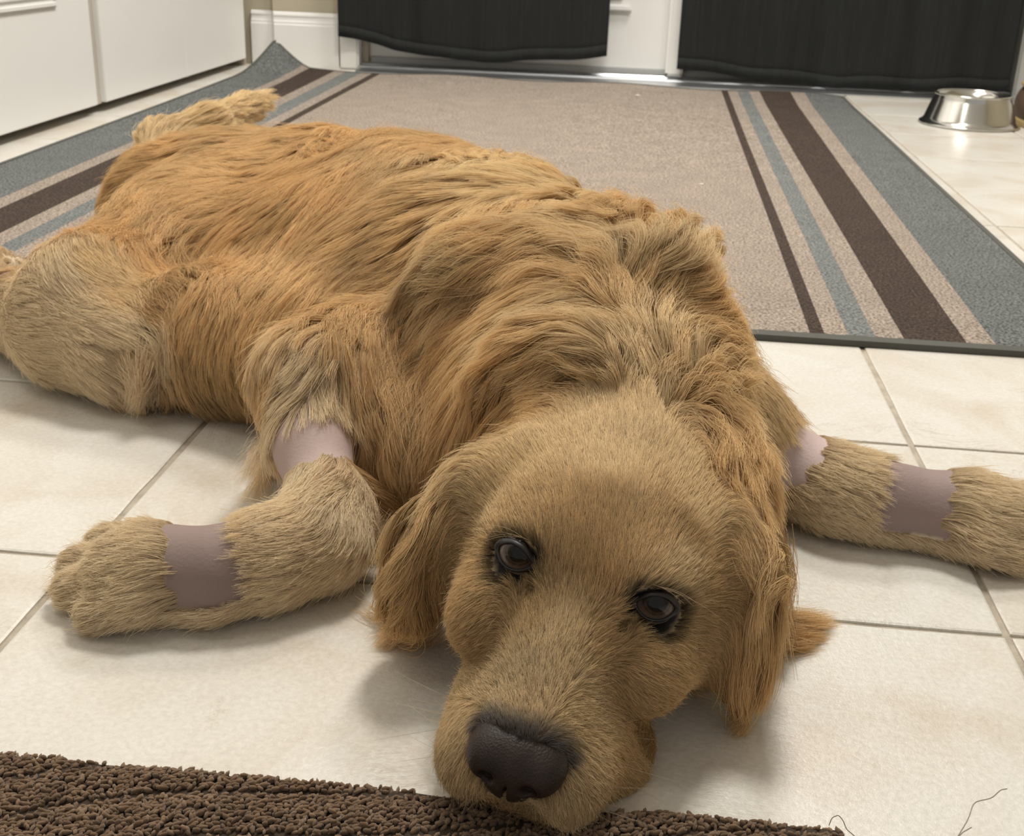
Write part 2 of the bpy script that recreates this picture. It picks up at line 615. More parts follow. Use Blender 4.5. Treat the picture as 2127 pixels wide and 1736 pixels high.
def pile_mesh():
    bm = bmesh.new()
    bmesh.ops.create_icosphere(bm, subdivisions=1, radius=1)
    bv = np.array([v.co[:] for v in bm.verts])
    bf = np.array([[w.index for w in q.verts] for q in bm.faces])
    bm.free()
    r = np.random.default_rng(4)
    sp_ = .0027
    cx = np.arange(0.02, RL, sp_)
    cy = np.arange(0, .15, sp_ * .8)
    X, Y = np.meshgrid(cx, cy, indexing='ij')
    X2, Y2 = np.meshgrid(np.arange(0.02, RL, .0046), np.arange(.15, .42, .0038), indexing='ij')
    nn = X.size
    X, Y = np.concatenate([X.ravel(), X2.ravel()]), np.concatenate([Y.ravel(), Y2.ravel()])
    X = (X + r.uniform(-.5, .5, X.shape) * sp_ * .9).ravel()
    Y = (Y + r.uniform(-.45, .45, Y.shape) * sp_ * .9).ravel()
    Y = np.clip(Y, -.0006, None)
    # combed furrows that part the pile
    fur = np.sin((X * .55 + Y * 1.9) * 95 + 1.5 * np.sin(X * 23) + 1.2 * np.sin(Y * 41))
    keep = fur > -.93
    X, Y, fur = X[keep], Y[keep], fur[keep]
    n = len(X)
    P = pA[None] + X[:, None] * ex + Y[:, None] * ey
    z = np.array([rug_z(a, b) for a, b in P[:, :2]]) - .0028
    z += .0007 * fur + r.normal(size=n) * .0006 - np.clip(.004 - Y, 0, 1) * .35
    ang = r.normal(size=n) * .7 + .6
    ca, sa = np.cos(ang), np.sin(ang)
    a = r.uniform(.0018, .0031, n)
    big = np.where(Y > .149, 1.65, 1.0)
    a *= big
    b = r.uniform(.0009, .0013, n) * big
    c = r.uniform(.0013, .0021, n)
    V = bv[None] * np.stack([a, b, c], 1)[:, None]
    V[:, :, 2] += .35 * V[:, :, 0] * r.uniform(-1, 1, n)[:, None]
    Vx = V[:, :, 0] * ca[:, None] - V[:, :, 1] * sa[:, None] + P[:, 0][:, None]
    Vy = V[:, :, 0] * sa[:, None] + V[:, :, 1] * ca[:, None] + P[:, 1][:, None]
    Vz = np.maximum(V[:, :, 2] + z[:, None], .0006)
    VV = np.stack([Vx, Vy, Vz], -1).reshape(-1, 3)
    FF = (bf[None] + (np.arange(n) * len(bv))[:, None, None]).reshape(-1, 3)
    return VV, FF


def pile_mat():
    nt = NT('brown_looped_pile')
    g = nt.n('ShaderNodeNewGeometry')
    nz = nt.n('ShaderNodeTexNoise', _Scale=90.0, _Detail=4.0)
    nt.l(g.outputs['Position'], nz.inputs['Vector'])
    c = ramp(nt, nz.outputs[0], [(0.3, (.15, .094, .055)), (0.7, (.235, .158, .10))])
    c2 = ramp(nt, g.outputs['Random Per Island'], [(0, (.75, .75, .75)), (1, (1.2, 1.2, 1.2))])
    nt.l(mixc(nt, 1.0, c, c2, 'MULTIPLY'), nt.b.inputs['Base Color'])
    nt.b.inputs['Roughness'].default_value = 0.95
    nt.b.inputs['Specular IOR Level'].default_value = 0.1
    nt.b.inputs['Sheen Weight'].default_value = 0.25
    return nt.m


_P, _F = pile_mesh()
me = bpy.data.meshes.new('pile')
me.vertices.add(len(_P))
me.vertices.foreach_set('co', _P.astype(np.float32).ravel())
me.loops.add(_F.size)
me.loops.foreach_set('vertex_index', _F.astype(np.int32).ravel())
me.polygons.add(len(_F))
me.polygons.foreach_set('loop_start', np.arange(0, _F.size, 3, dtype=np.int32))
me.polygons.foreach_set('use_smooth', np.ones(len(_F), bool))
me.update(calc_edges=True)
o = link('pile', me, pile_mat(), rug)
o.matrix_parent_inverse = Matrix.Translation(-rug.location)
tag(o, kind='stuff')


def thread(name, pts, r, m, parent):
    P = np.array([tuple(p) for p in pts])
    t = np.linspace(0, len(P) - 1, 40)
    C_ = np.stack([np.interp(t, range(len(P)), P[:, i]) for i in range(3)], 1)
    for _ in range(6):
        C_[1:-1] = (C_[:-2] + 2 * C_[1:-1] + C_[2:]) / 4
    v, f = [], []
    for i, c in enumerate(C_):
        d = C_[min(i + 1, 39)] - C_[max(i - 1, 0)]
        a = np.cross(d, (0, 0, 1.0))
        a /= np.linalg.norm(a) + 1e-9
        b = np.cross(a, d)
        b /= np.linalg.norm(b) + 1e-9
        for k in range(5):
            an = 2 * math.pi * k / 5
            v.append(tuple(c + r * (a * math.cos(an) + b * math.sin(an))))
    for i in range(39):
        for k in range(5):
            l2 = (k + 1) % 5
            f.append((i * 5 + k, i * 5 + l2, i * 5 + 5 + l2, i * 5 + 5 + k))
    return link(name, pydata(name, v, f, True), m, parent)


t1 = thread('loose_thread', [at(*p) for p in ((1722, 1714, .008), (1728, 1698, .012), (1742, 1692, .014), (1752, 1705, .010), (1758, 1722, .006), (1775, 1736, .001))],
            .00022, simple('brown_thread', (.16, .11, .075), .9), rug)
t1.matrix_parent_inverse = Matrix.Translation(-rug.location)

for nm_, px_ in (('tile_crack', ((1990, 1736), (2012, 1700), (2022, 1665), (2060, 1658), (2078, 1640), (2092, 1638))),
                 ('tile_crack', ((1990, 1738), (2000, 1728), (2018, 1718)))):
    thread(nm_, [at(x, y, .0001) for x, y in px_], .00028, simple('crack_dirt', (.33, .285, .23), .9), floor)

# ------------------------------------------------------------------ steel bowl
bowl = empty('dog_bowl', (1.155, 2.065, 0))
tag(bowl, 'shiny stainless steel dog bowl on the tiles beyond the mat', 'bowl')
lathe('bowl_shell', [(.110, .0005), (.116, .001), (.118, .004), (.115, .007), (.111, .008), (.106, .016), (.092, .058), (.088, .066),
                     (.0885, .070), (.086, .0725), (.082, .071), (.076, .060), (.066, .030), (.055, .016), (.03, .012), (.0005, .0115)],
      M_STEEL, bowl, 72)
lathe('rubber_ring', [(.108, .0002), (.1115, .0002), (.1125, .003), (.110, .004), (.107, .002), (.108, .0002)], simple('black_rubber', (.02, .02, .02), .7), bowl, 64)
lathe('rim', [(.0845, .0725), (.0855, .0745), (.0880, .0745), (.0895, .0725), (.0885, .0700), (.0860, .0700), (.0845, .0725)], M_STEEL, bowl, 72)

# ------------------------------------------------------------------ brown shoe cut off by the frame
shoe = empty('shoe', (1.342, 2.262, 0))
tag(shoe, 'dark brown shoe with a tan rim beside the steel bowl', 'shoe')


def shoe_profile(t):
    w = .046 * (math.sin(math.pi * min(1, .12 + .88 * t)) ** .45) * (1 - .12 * t) + .006
    hh = np.interp(t, [0, .1, .3, .5, .75, .93, 1], [.082, .092, .088, .066, .050, .036, .022])
    return w, hh


v, f = [], []
ns, na = 28, 18
for i in range(ns + 1):
    t = i / ns
    w_, hh = shoe_profile(t)
    for j in range(na + 1):
        a = math.pi * j / na
        v.append((w_ * math.cos(a), .02 + .27 * t, .014 + (hh - .014) * math.sin(a) ** .6 if 0 < j < na else .014))
for i in range(ns):
    for j in range(na):
        a = i * (na + 1) + j
        f.append((a, a + 1, a + na + 2, a + na + 1))
f.append(tuple(range(na + 1))[::-1])
f.append(tuple(ns * (na + 1) + j for j in range(na + 1)))
up = link('upper', pydata('upper', v, f, True), simple('brown_leather', (.085, .052, .034), .55, bump=.3, bscale=300), shoe)
v, f = [], []
for z, g in ((.0, 1.02), (.003, 1.10), (.012, 1.10), (.016, 1.04)):
    for i in range(64):
        a = 2 * math.pi * i / 64
        t = .5 - .5 * math.cos(a)
        w_, _ = shoe_profile(t)
        v.append((math.copysign(w_ * g, math.sin(a)) * min(1, abs(math.sin(a)) * 4), .02 + .27 * t + (g - 1) * .08 * (-math.cos(a)), z))
for k in range(3):
    for i in range(64):
        j = (i + 1) % 64
        f.append((k * 64 + i, k * 64 + j, k * 64 + 64 + j, k * 64 + 64 + i))
f.append(tuple(range(64))[::-1])
f.append(tuple(192 + i for i in range(64)))
so = link('sole', pydata('sole', v, f), simple('tan_rubber', (.42, .30, .14), .6), shoe)
v, f = [], []
for i in range(40):
    a = 2 * math.pi * i / 40
    cx_, cy_ = .033 * math.cos(a), .085 + .055 * math.sin(a)
    for j in range(8):
        b = 2 * math.pi * j / 8
        v.append((cx_ + .006 * math.cos(b) * math.cos(a), cy_ + .006 * math.cos(b) * math.sin(a), .090 - .10 * max(0, cy_ - .09) + .006 * math.sin(b)))
for i in range(40):
    for j in range(8):
        k, l2 = (i + 1) % 40, (j + 1) % 8
        f.append((i * 8 + j, k * 8 + j, k * 8 + l2, i * 8 + l2))
link('collar', pydata('collar', v, f, True), simple('tan_piping', (.40, .27, .12), .7), shoe)
shoe.rotation_euler = (0, 0, math.radians(176))

# crumbs on the mat
M_CR = simple('crumb', (.78, .72, .6), .8)
for (x, y, r_c, lab) in ((140, 312, .006, 'white crumb on the tiles at the grey mat edge'), (1324, 200, .005, 'pale crumb on the mat near the metal threshold'),
                         (1457, 384, .0028, 'tiny pale crumb on the middle of the taupe mat field')):
    p = at(x, y, .006 if x > 200 else .001)
    bm = bmesh.new()
    bmesh.ops.create_icosphere(bm, subdivisions=2, radius=1)
    for v_ in bm.verts:
        k_ = 1 + .25 * math.sin(v_.co.x * 5 + v_.co.y * 3 + x)
        v_.co = Vector((v_.co.x * r_c * k_ * 1.3, v_.co.y * r_c * k_, (v_.co.z * .5 + .5) * r_c * .8))
    me = bpy.data.meshes.new('crumb')
    bm.to_mesh(me)
    bm.free()
    o = link('crumb', me, M_CR)
    o.location = tuple(p + np.array([0, 0, .0004]))
    tag(o, lab, 'crumb')

# ------------------------------------------------------------------ the dog: one continuous body grown from a distance field
HT = np.array([0.3496, -0.4475, 0.0945])
HM = np.array([[0.969, -0.205, 0.135], [-0.19, -0.975, -0.115], [-0.155, -0.086, 0.984]])
q_, _r = np.linalg.qr(HM)
HM = q_ * np.sign(np.diag(_r))


def hp(x, y, z):
    """head space (x to the dog's left, y towards the nose, z up) to the room"""
    return HT + HM @ np.array([x, y, z])


class Field:
    def __init__(s, lo, hi, h, far=0.07):
        s.lo = np.array(lo, float)
        s.h = h
        s.n = np.ceil((np.array(hi) - s.lo) / h).astype(int) + 1
        s.F = np.full(s.n, far, np.float32)
        s.far = far

    def region(s, lo, hi, pad):
        a = np.clip(np.floor((np.array(lo) - pad - s.lo) / s.h).astype(int), 0, s.n - 1)
        b = np.clip(np.ceil((np.array(hi) + pad - s.lo) / s.h).astype(int) + 1, 1, s.n)
        ax = [(s.lo[i] + s.h * np.arange(a[i], b[i])).astype(np.float32) for i in range(3)]
        X, Y, Z = np.meshgrid(*ax, indexing='ij')
        return (slice(a[0], b[0]), slice(a[1], b[1]), slice(a[2], b[2])), X, Y, Z

    def blend(s, sl, d, k, sub=False):
        F = s.F[sl]
        if sub:
            F, d = -F, d
            hh = np.clip(0.5 + 0.5 * (d - F) / k, 0, 1) if k > 0 else (d > F).astype(np.float32)
            s.F[sl] = -(d + (F - d) * hh - k * hh * (1 - hh))
            return
        hh = np.clip(0.5 + 0.5 * (d - F) / k, 0, 1)
        s.F[sl] = d + (F - d) * hh - k * hh * (1 - hh)

    def cone(s, a, b, ra, rb, k=0.02, sz=1.0):
        a, b = np.array(a, float), np.array(b, float)
        r = max(ra, rb)
        sl, X, Y, Z = s.region(np.minimum(a, b) - r, np.maximum(a, b) + r, s.far)
        if X.size == 0:
            return
        d = b - a
        d[2] /= sz
        L = max(d @ d, 1e-9)
        px, py, pz = X - a[0], Y - a[1], (Z - a[2]) / sz
        t = np.clip((px * d[0] + py * d[1] + pz * d[2]) / L, 0, 1)
        D = np.sqrt((px - t * d[0]) ** 2 + (py - t * d[1]) ** 2 + (pz - t * d[2]) ** 2) - (ra + (rb - ra) * t)
        s.blend(sl, D * min(1, sz), k)

    def ell(s, c, r, k=0.02, R=None, sub=False):
        c, r = np.array(c, float), np.array(r, float)
        sl, X, Y, Z = s.region(c - r.max(), c + r.max(), s.far)
        if X.size == 0:
            return
        p = np.stack([X - c[0], Y - c[1], Z - c[2]], -1)
        if R is not None:
            p = p @ np.array(R, np.float32)
        k0 = np.sqrt(((p / r.astype(np.float32)) ** 2).sum(-1))
        k1 = np.sqrt(((p / (r * r).astype(np.float32)) ** 2).sum(-1)) + 1e-6
        D = k0 * (k0 - 1.0) / k1
        D = np.where(k0 < 0.3, -r.min() * (1 - k0), D)
        s.blend(sl, D.astype(np.float32), k, sub)

    def val(s, P):
        q = (P - s.lo) / s.h
        q = np.clip(q, 0, np.array(s.n) - 1.001)
        i = q.astype(int)
        f = q - i
        x, y, z = i.T
        fx, fy, fz = f.T
        F = s.F
        c00 = F[x, y, z] * (1 - fx) + F[x + 1, y, z] * fx
        c10 = F[x, y + 1, z] * (1 - fx) + F[x + 1, y + 1, z] * fx
        c01 = F[x, y, z + 1] * (1 - fx) + F[x + 1, y, z + 1] * fx
        c11 = F[x, y + 1, z + 1] * (1 - fx) + F[x + 1, y + 1, z + 1] * fx
        return (c00 * (1 - fy) + c10 * fy) * (1 - fz) + (c01 * (1 - fy) + c11 * fy) * fz

    def grad(s, P):
        e = s.h
        g = np.stack([s.val(P + v) - s.val(P - v) for v in (np.array([e, 0, 0]), np.array([0, e, 0]), np.array([0, 0, e]))], 1)
        return g / (np.linalg.norm(g, axis=1, keepdims=True) + 1e-9)

    def surface(s):
        F = s.F
        S = F < 0
        c = [S[:-1, :-1, :-1], S[1:, :-1, :-1], S[:-1, 1:, :-1], S[1:, 1:, :-1],
             S[:-1, :-1, 1:], S[1:, :-1, 1:], S[:-1, 1:, 1:], S[1:, 1:, 1:]]
        tot = sum(x.astype(np.int8) for x in c)
        act = np.argwhere((tot > 0) & (tot < 8))
        idx = np.full(tot.shape, -1, np.int32)
        idx[tuple(act.T)] = np.arange(len(act))
        off = np.array([[0, 0, 0], [1, 0, 0], [0, 1, 0], [1, 1, 0], [0, 0, 1], [1, 0, 1], [0, 1, 1], [1, 1, 1]])
        V = np.stack([F[tuple((act + o).T)] for o in off], 1)
        acc = np.zeros((len(act), 3))
        cnt = np.zeros(len(act))
        for i, j in [(0, 1), (2, 3), (4, 5), (6, 7), (0, 2), (1, 3), (4, 6), (5, 7), (0, 4), (1, 5), (2, 6), (3, 7)]:
            a, b = V[:, i], V[:, j]
            m = (a < 0) != (b < 0)
            t = np.where(m, a / np.where(m, a - b, 1), 0)
            acc += m[:, None] * (off[i] + t[:, None] * (off[j] - off[i]))
            cnt += m
        P = s.lo + s.h * (act + acc / cnt[:, None])
        Q = []
        for ax in range(3):
            a = [slice(None)] * 3
            b = [slice(None)] * 3
            a[ax] = slice(None, -1)
            b[ax] = slice(1, None)
            o1, o2 = [k for k in range(3) if k != ax]
            E = np.argwhere(S[tuple(a)] != S[tuple(b)])
            E = E[(E[:, o1] > 0) & (E[:, o2] > 0) & (E[:, o1] < s.n[o1] - 1) & (E[:, o2] < s.n[o2] - 1)]
            e1, e2 = np.eye(3, dtype=int)[o1], np.eye(3, dtype=int)[o2]
            ins = S[tuple(E.T)]
            q = np.stack([idx[tuple((E - e1 - e2).T)], idx[tuple((E - e2).T)], idx[tuple(E.T)], idx[tuple((E - e1).T)]], 1)
            flip = ins if ax != 1 else ~ins
            q = np.where(flip[:, None], q, q[:, ::-1])
            Q.append(q)
        Q = np.concatenate(Q)
        for _ in range(2):
            g = s.grad(P)
            P = P - np.clip(s.val(P), -s.h, s.h)[:, None] * g
        return P, Q


def np_mesh(name, P, Q, smooth=True):
    me = bpy.data.meshes.new(name)
    me.vertices.add(len(P))
    me.vertices.foreach_set('co', P.astype(np.float32).ravel())
    k = Q.shape[1]
    me.loops.add(Q.size)
    me.loops.foreach_set('vertex_index', Q.astype(np.int32).ravel())
    me.polygons.add(len(Q))
    me.polygons.foreach_set('loop_start', np.arange(0, Q.size, k, dtype=np.int32))
    if smooth:
        me.polygons.foreach_set('use_smooth', np.ones(len(Q), bool))
    me.update(calc_edges=True)
    me.validate()
    return me


def raycast(px, py):
    d = RW.T @ np.stack([(px - W / 2) / FPX, (py - H / 2) / FPX, np.ones(len(px))])
    d = (d / np.linalg.norm(d, axis=0)).T
    t = np.full(len(px), 0.35)
    hit = np.zeros(len(px), bool)
    for _ in range(260):
        P = CAM + d * t[:, None]
        inside = np.all((P > B.lo) & (P < B.lo + B.h * (B.n - 1)), 1)
        v = np.where(inside, B.val(P), 0.02)
        hit |= (v < 0.0006) & inside
        t = np.where(hit, t, t + np.clip(v * 0.7, 0.0008, 0.02))
    return CAM + d * t[:, None], d, hit


def hit3(x, y, inn=0.0):
    """where the line of sight meets the body grown so far, moved inwards by inn"""
    P, d, h = raycast(np.array([float(x)]), np.array([float(y)]))
    return P[0] - B.grad(P)[0] * inn


B = Field((-0.44, -0.60, -0.012), (0.76, 0.78, 0.27), 0.0032)
# trunk
sp = [((.345, -.175, .088), .098), ((.31, -.10, .096), .112), ((.235, .03, .098), .120), ((.135, .155, .094), .120),
      ((.02, .25, .088), .110), ((-.09, .315, .082), .100), ((-.17, .36, .076), .086), ((-.215, .40, .07), .065)]
for (a, ra), (b, rb) in zip(sp[:-1], sp[1:]):
    B.cone(a, b, ra, rb, 0.03, 0.98)
B.cone((.20, -.02, .05), (.06, .15, .05), .10, .09, .04)
B.ell((.32, -.20, .06), (.10, .09, .06), .04)          # brisket on the floor
B.cone(at(415, 690, .064), at(640, 740, .064), .056, .062, .06)   # belly
B.cone((.0, .14, .083), (.15, .045, .09), .085, .09, .05)
B.ell(at(850, 900, .055), (.05, .055, .05), .04)
B.ell((.28, -.12, .12), (.075, .07, .075), .03)         # shoulder blades
B.ell((.368, -.13, .085), (.052, .07, .072), .04)
# neck
B.cone((.345, -.20, .11), hp(0, -.10, -.015), .088, .068, .03)
B.ell(hp(0, -.125, -.03), (.088, .06, .066), .03)
# front leg on the dog's right (towards the left of the photograph)
fr = [(at(770, 760, .09), .050), (at(655, 800, .092), .042), (at(648, 930, .066), .0245), (at(683, 1058, .044), .025),
      (at(662, 1122, .034), .028), (at(560, 1160, .031), .028), (at(440, 1190, .029), .0265), (at(330, 1190, .027), .028),
      (at(270, 1195, .025), .027)]
for (a, ra), (b, rb) in zip(fr[:-1], fr[1:]):
    B.cone(a, b, ra, rb, 0.014)
for k, (x, y, ex, ey) in enumerate(((300, 1130, 225, 1130), (270, 1165, 170, 1175), (270, 1205, 160, 1222), (290, 1240, 205, 1268))):
    a, b = at(x, y, .023), at(ex, ey, .014)
    B.cone(a, b, .0138, .0115, .004)
# front leg on the dog's left
fl_ = [(at(1440, 800, .095), .046), (at(1540, 880, .07), .032), (at(1615, 940, .05), .0235), (at(1665, 985, .036), .028),
       (at(1740, 1020, .031), .030), (at(1830, 1040, .029), .0275), (at(1910, 1055, .027), .0255), (at(2000, 1070, .027), .029),
       (at(2060, 1085, .025), .029)]
for (a, ra), (b, rb) in zip(fl_[:-1], fl_[1:]):
    B.cone(a, b, ra, rb, 0.014)
for k, (x, y, ex, ey) in enumerate(((2050, 1045, 2150, 1045), (2060, 1070, 2180, 1085), (2060, 1100, 2160, 1122), (2040, 1120, 2100, 1152))):
    B.cone(at(x, y, .023), at(ex, ey, .014), .0145, .0125, .006)
# hind leg on the dog's right: thigh, knee, shank folded back to the hock, foot
B.ell((-.085, .20, .08), (.095, .12, .08), .04)
th_ = [((-.11, .19, .08), .072), (at(195, 640, .068), .060), (at(262, 725, .05), .043)]
for (a, ra), (b, rb) in zip(th_[:-1], th_[1:]):
    B.cone(a, b, ra, rb, 0.03)
sh_ = [(at(262, 725, .048), .043), (at(150, 690, .05), .045), (at(50, 650, .045), .037), (at(-40, 630, .036), .030), (at(-90, 600, .03), .026)]
for (a, ra), (b, rb) in zip(sh_[:-1], sh_[1:]):
    B.cone(a, b, ra, rb, 0.02)
B.cone(at(-90, 600, .03), at(-20, 560, .03), .024, .02, .01)
B.cone(at(-20, 560, .03), at(30, 565, .028), .021, .018, .01)
# hind leg on the far side, tucked behind the rump
B.ell((-.06, .40, .065), (.09, .075, .06), .03)
B.cone((-.08, .44, .045), (-.19, .50, .035), .045, .028, .02)
B.cone((-.19, .50, .03), (-.10, .53, .022), .024, .02, .012)
# tail
tl = [(np.array([-.215, .41, .085]), .036), (at(335, 300, .135), .026), (at(430, 262, .15), .021), (at(510, 225, .155), .015), (at(560, 205, .158), .009)]
for (a, ra), (b, rb) in zip(tl[:-1], tl[1:]):
    B.cone(a, b, ra, rb, 0.02)


def he(c, r, k=0.012, sub=False):
    B.ell(hp(*c), r, k, HM, sub)


# skull and muzzle
he((0, -.062, -.013), (.071, .075, .060), .02)
he((0, -.035, -.004), (.056, .055, .040), .02)
for sx in (-1, 1):
    he((sx * .029, -.012, .006), (.026, .028, .021), .014)
    he((sx * .048, -.040, -.037), (.030, .046, .038), .02)
    he((sx * .046, .010, -.030), (.020, .030, .026), .014)
B.cone(hp(0, -.01, -.018), hp(0, .082, -.044), .034, .0225, .016)
he((0, .050, -.058), (.039, .056, .030), .012)
for sx in (-1, 1):
    he((sx * .021, .068, -.066), (.0235, .034, .024), .008)
    he((sx * .028, .030, -.070), (.022, .040, .022), .012)
he((0, .052, -.083), (.026, .046, .013), .006)
he((-.004, -.052, -.068), (.050, .056, .028), .02)
he((.040, .030, -.082), (.020, .032, .016), .008)
# eye sockets: where the eyes sit on the face
EYES = []
for sx, ex, ey in ((-1, 1060, 1152), (1, 1374, 1264)):
    c = hit3(ex, ey, .0085)
    EYES.append((c - HT) @ HM)
for sx, c in zip((-1, 1), EYES):
    B.ell(hp(*(c + (sx * .001, .0085, .0008))), (.0130, .0075, .0092), .004, HM, True)
    B.ell(hp(*(c + (sx * -.013, .012, -.010))), (.006, .006, .005), .008, HM, True)
# ears: hanging flaps
ea_l = [(hp(-.056, -.066, .018), .017), (hp(-.078, -.052, .000), .018), (hp(-.092, -.035, -.030), .017), (hp(-.098, -.022, -.058), .013)]
ea_l2 = [(hp(-.058, -.09, .010), .016), (hp(-.084, -.085, -.015), .016), (hp(-.100, -.072, -.045), .014)]
ea_r = [(hp(.058, -.066, .016), .017), (hp(.078, -.055, -.004), .017), (hp(.086, -.040, -.032), .015), (hp(.088, -.030, -.052), .012)]
ea_r2 = [(hp(.060, -.09, .008), .016), (hp(.082, -.085, -.018), .015), (hp(.090, -.07, -.042), .013)]
for ch in (ea_l, ea_l2, ea_r, ea_r2):
    for (a, ra), (b, rb) in zip(ch[:-1], ch[1:]):
        B.cone(a, b, ra, rb, .012)
# loose skin rolled up behind the skull, folds over the shoulder
h1, h2, h3, h4 = hit3(1040, 800, -.002), hit3(1110, 750, -.004), hit3(1190, 742, -.004), hit3(1260, 775, .0)
hc = hit3(1165, 790, -.004)
for a, b in ((h1, h2), (h2, h3), (h3, h4)):
    B.cone(a, b, .0135, .0135, .007)
B.ell(hc, (.026, .012, .016), .007, None, True)
g1, g2, g3 = hit3(880, 610, .004), hit3(985, 545, .002), hit3(1110, 520, .004)
B.cone(g1, g2, .014, .018, .02)
B.cone(g2, g3, .018, .013, .02)
B.ell(hit3(985, 640, -.006), (.02, .016, .014), .02, None, True)
B.cone(hit3(1355, 560, .006), hit3(1400, 545, -.012), .02, .013, .02)
# keep off the floor, and off the rug under the chin
rA, rB = at(0, 1556, .008), at(1752, 1712, .008)
rd = (rB - rA) / np.linalg.norm(rB - rA)
gx = B.lo[0] + B.h * np.arange(B.n[0])
gy = B.lo[1] + B.h * np.arange(B.n[1])
over = (rd[0] * (gy[None, :] - rA[1]) - rd[1] * (gx[:, None] - rA[0]))
FLOOR_H = (.0015 + .0072 * np.clip(-over / .012 + .5, 0, 1)).astype(np.float32)
zz = (B.lo[2] + B.h * np.arange(B.n[2])).astype(np.float32)
B.F = np.maximum(B.F, FLOOR_H[:, :, None] - zz[None, None, :])
bodyP, bodyQ = B.surface()
print('body', len(bodyP), round(time.time() - T0, 1))


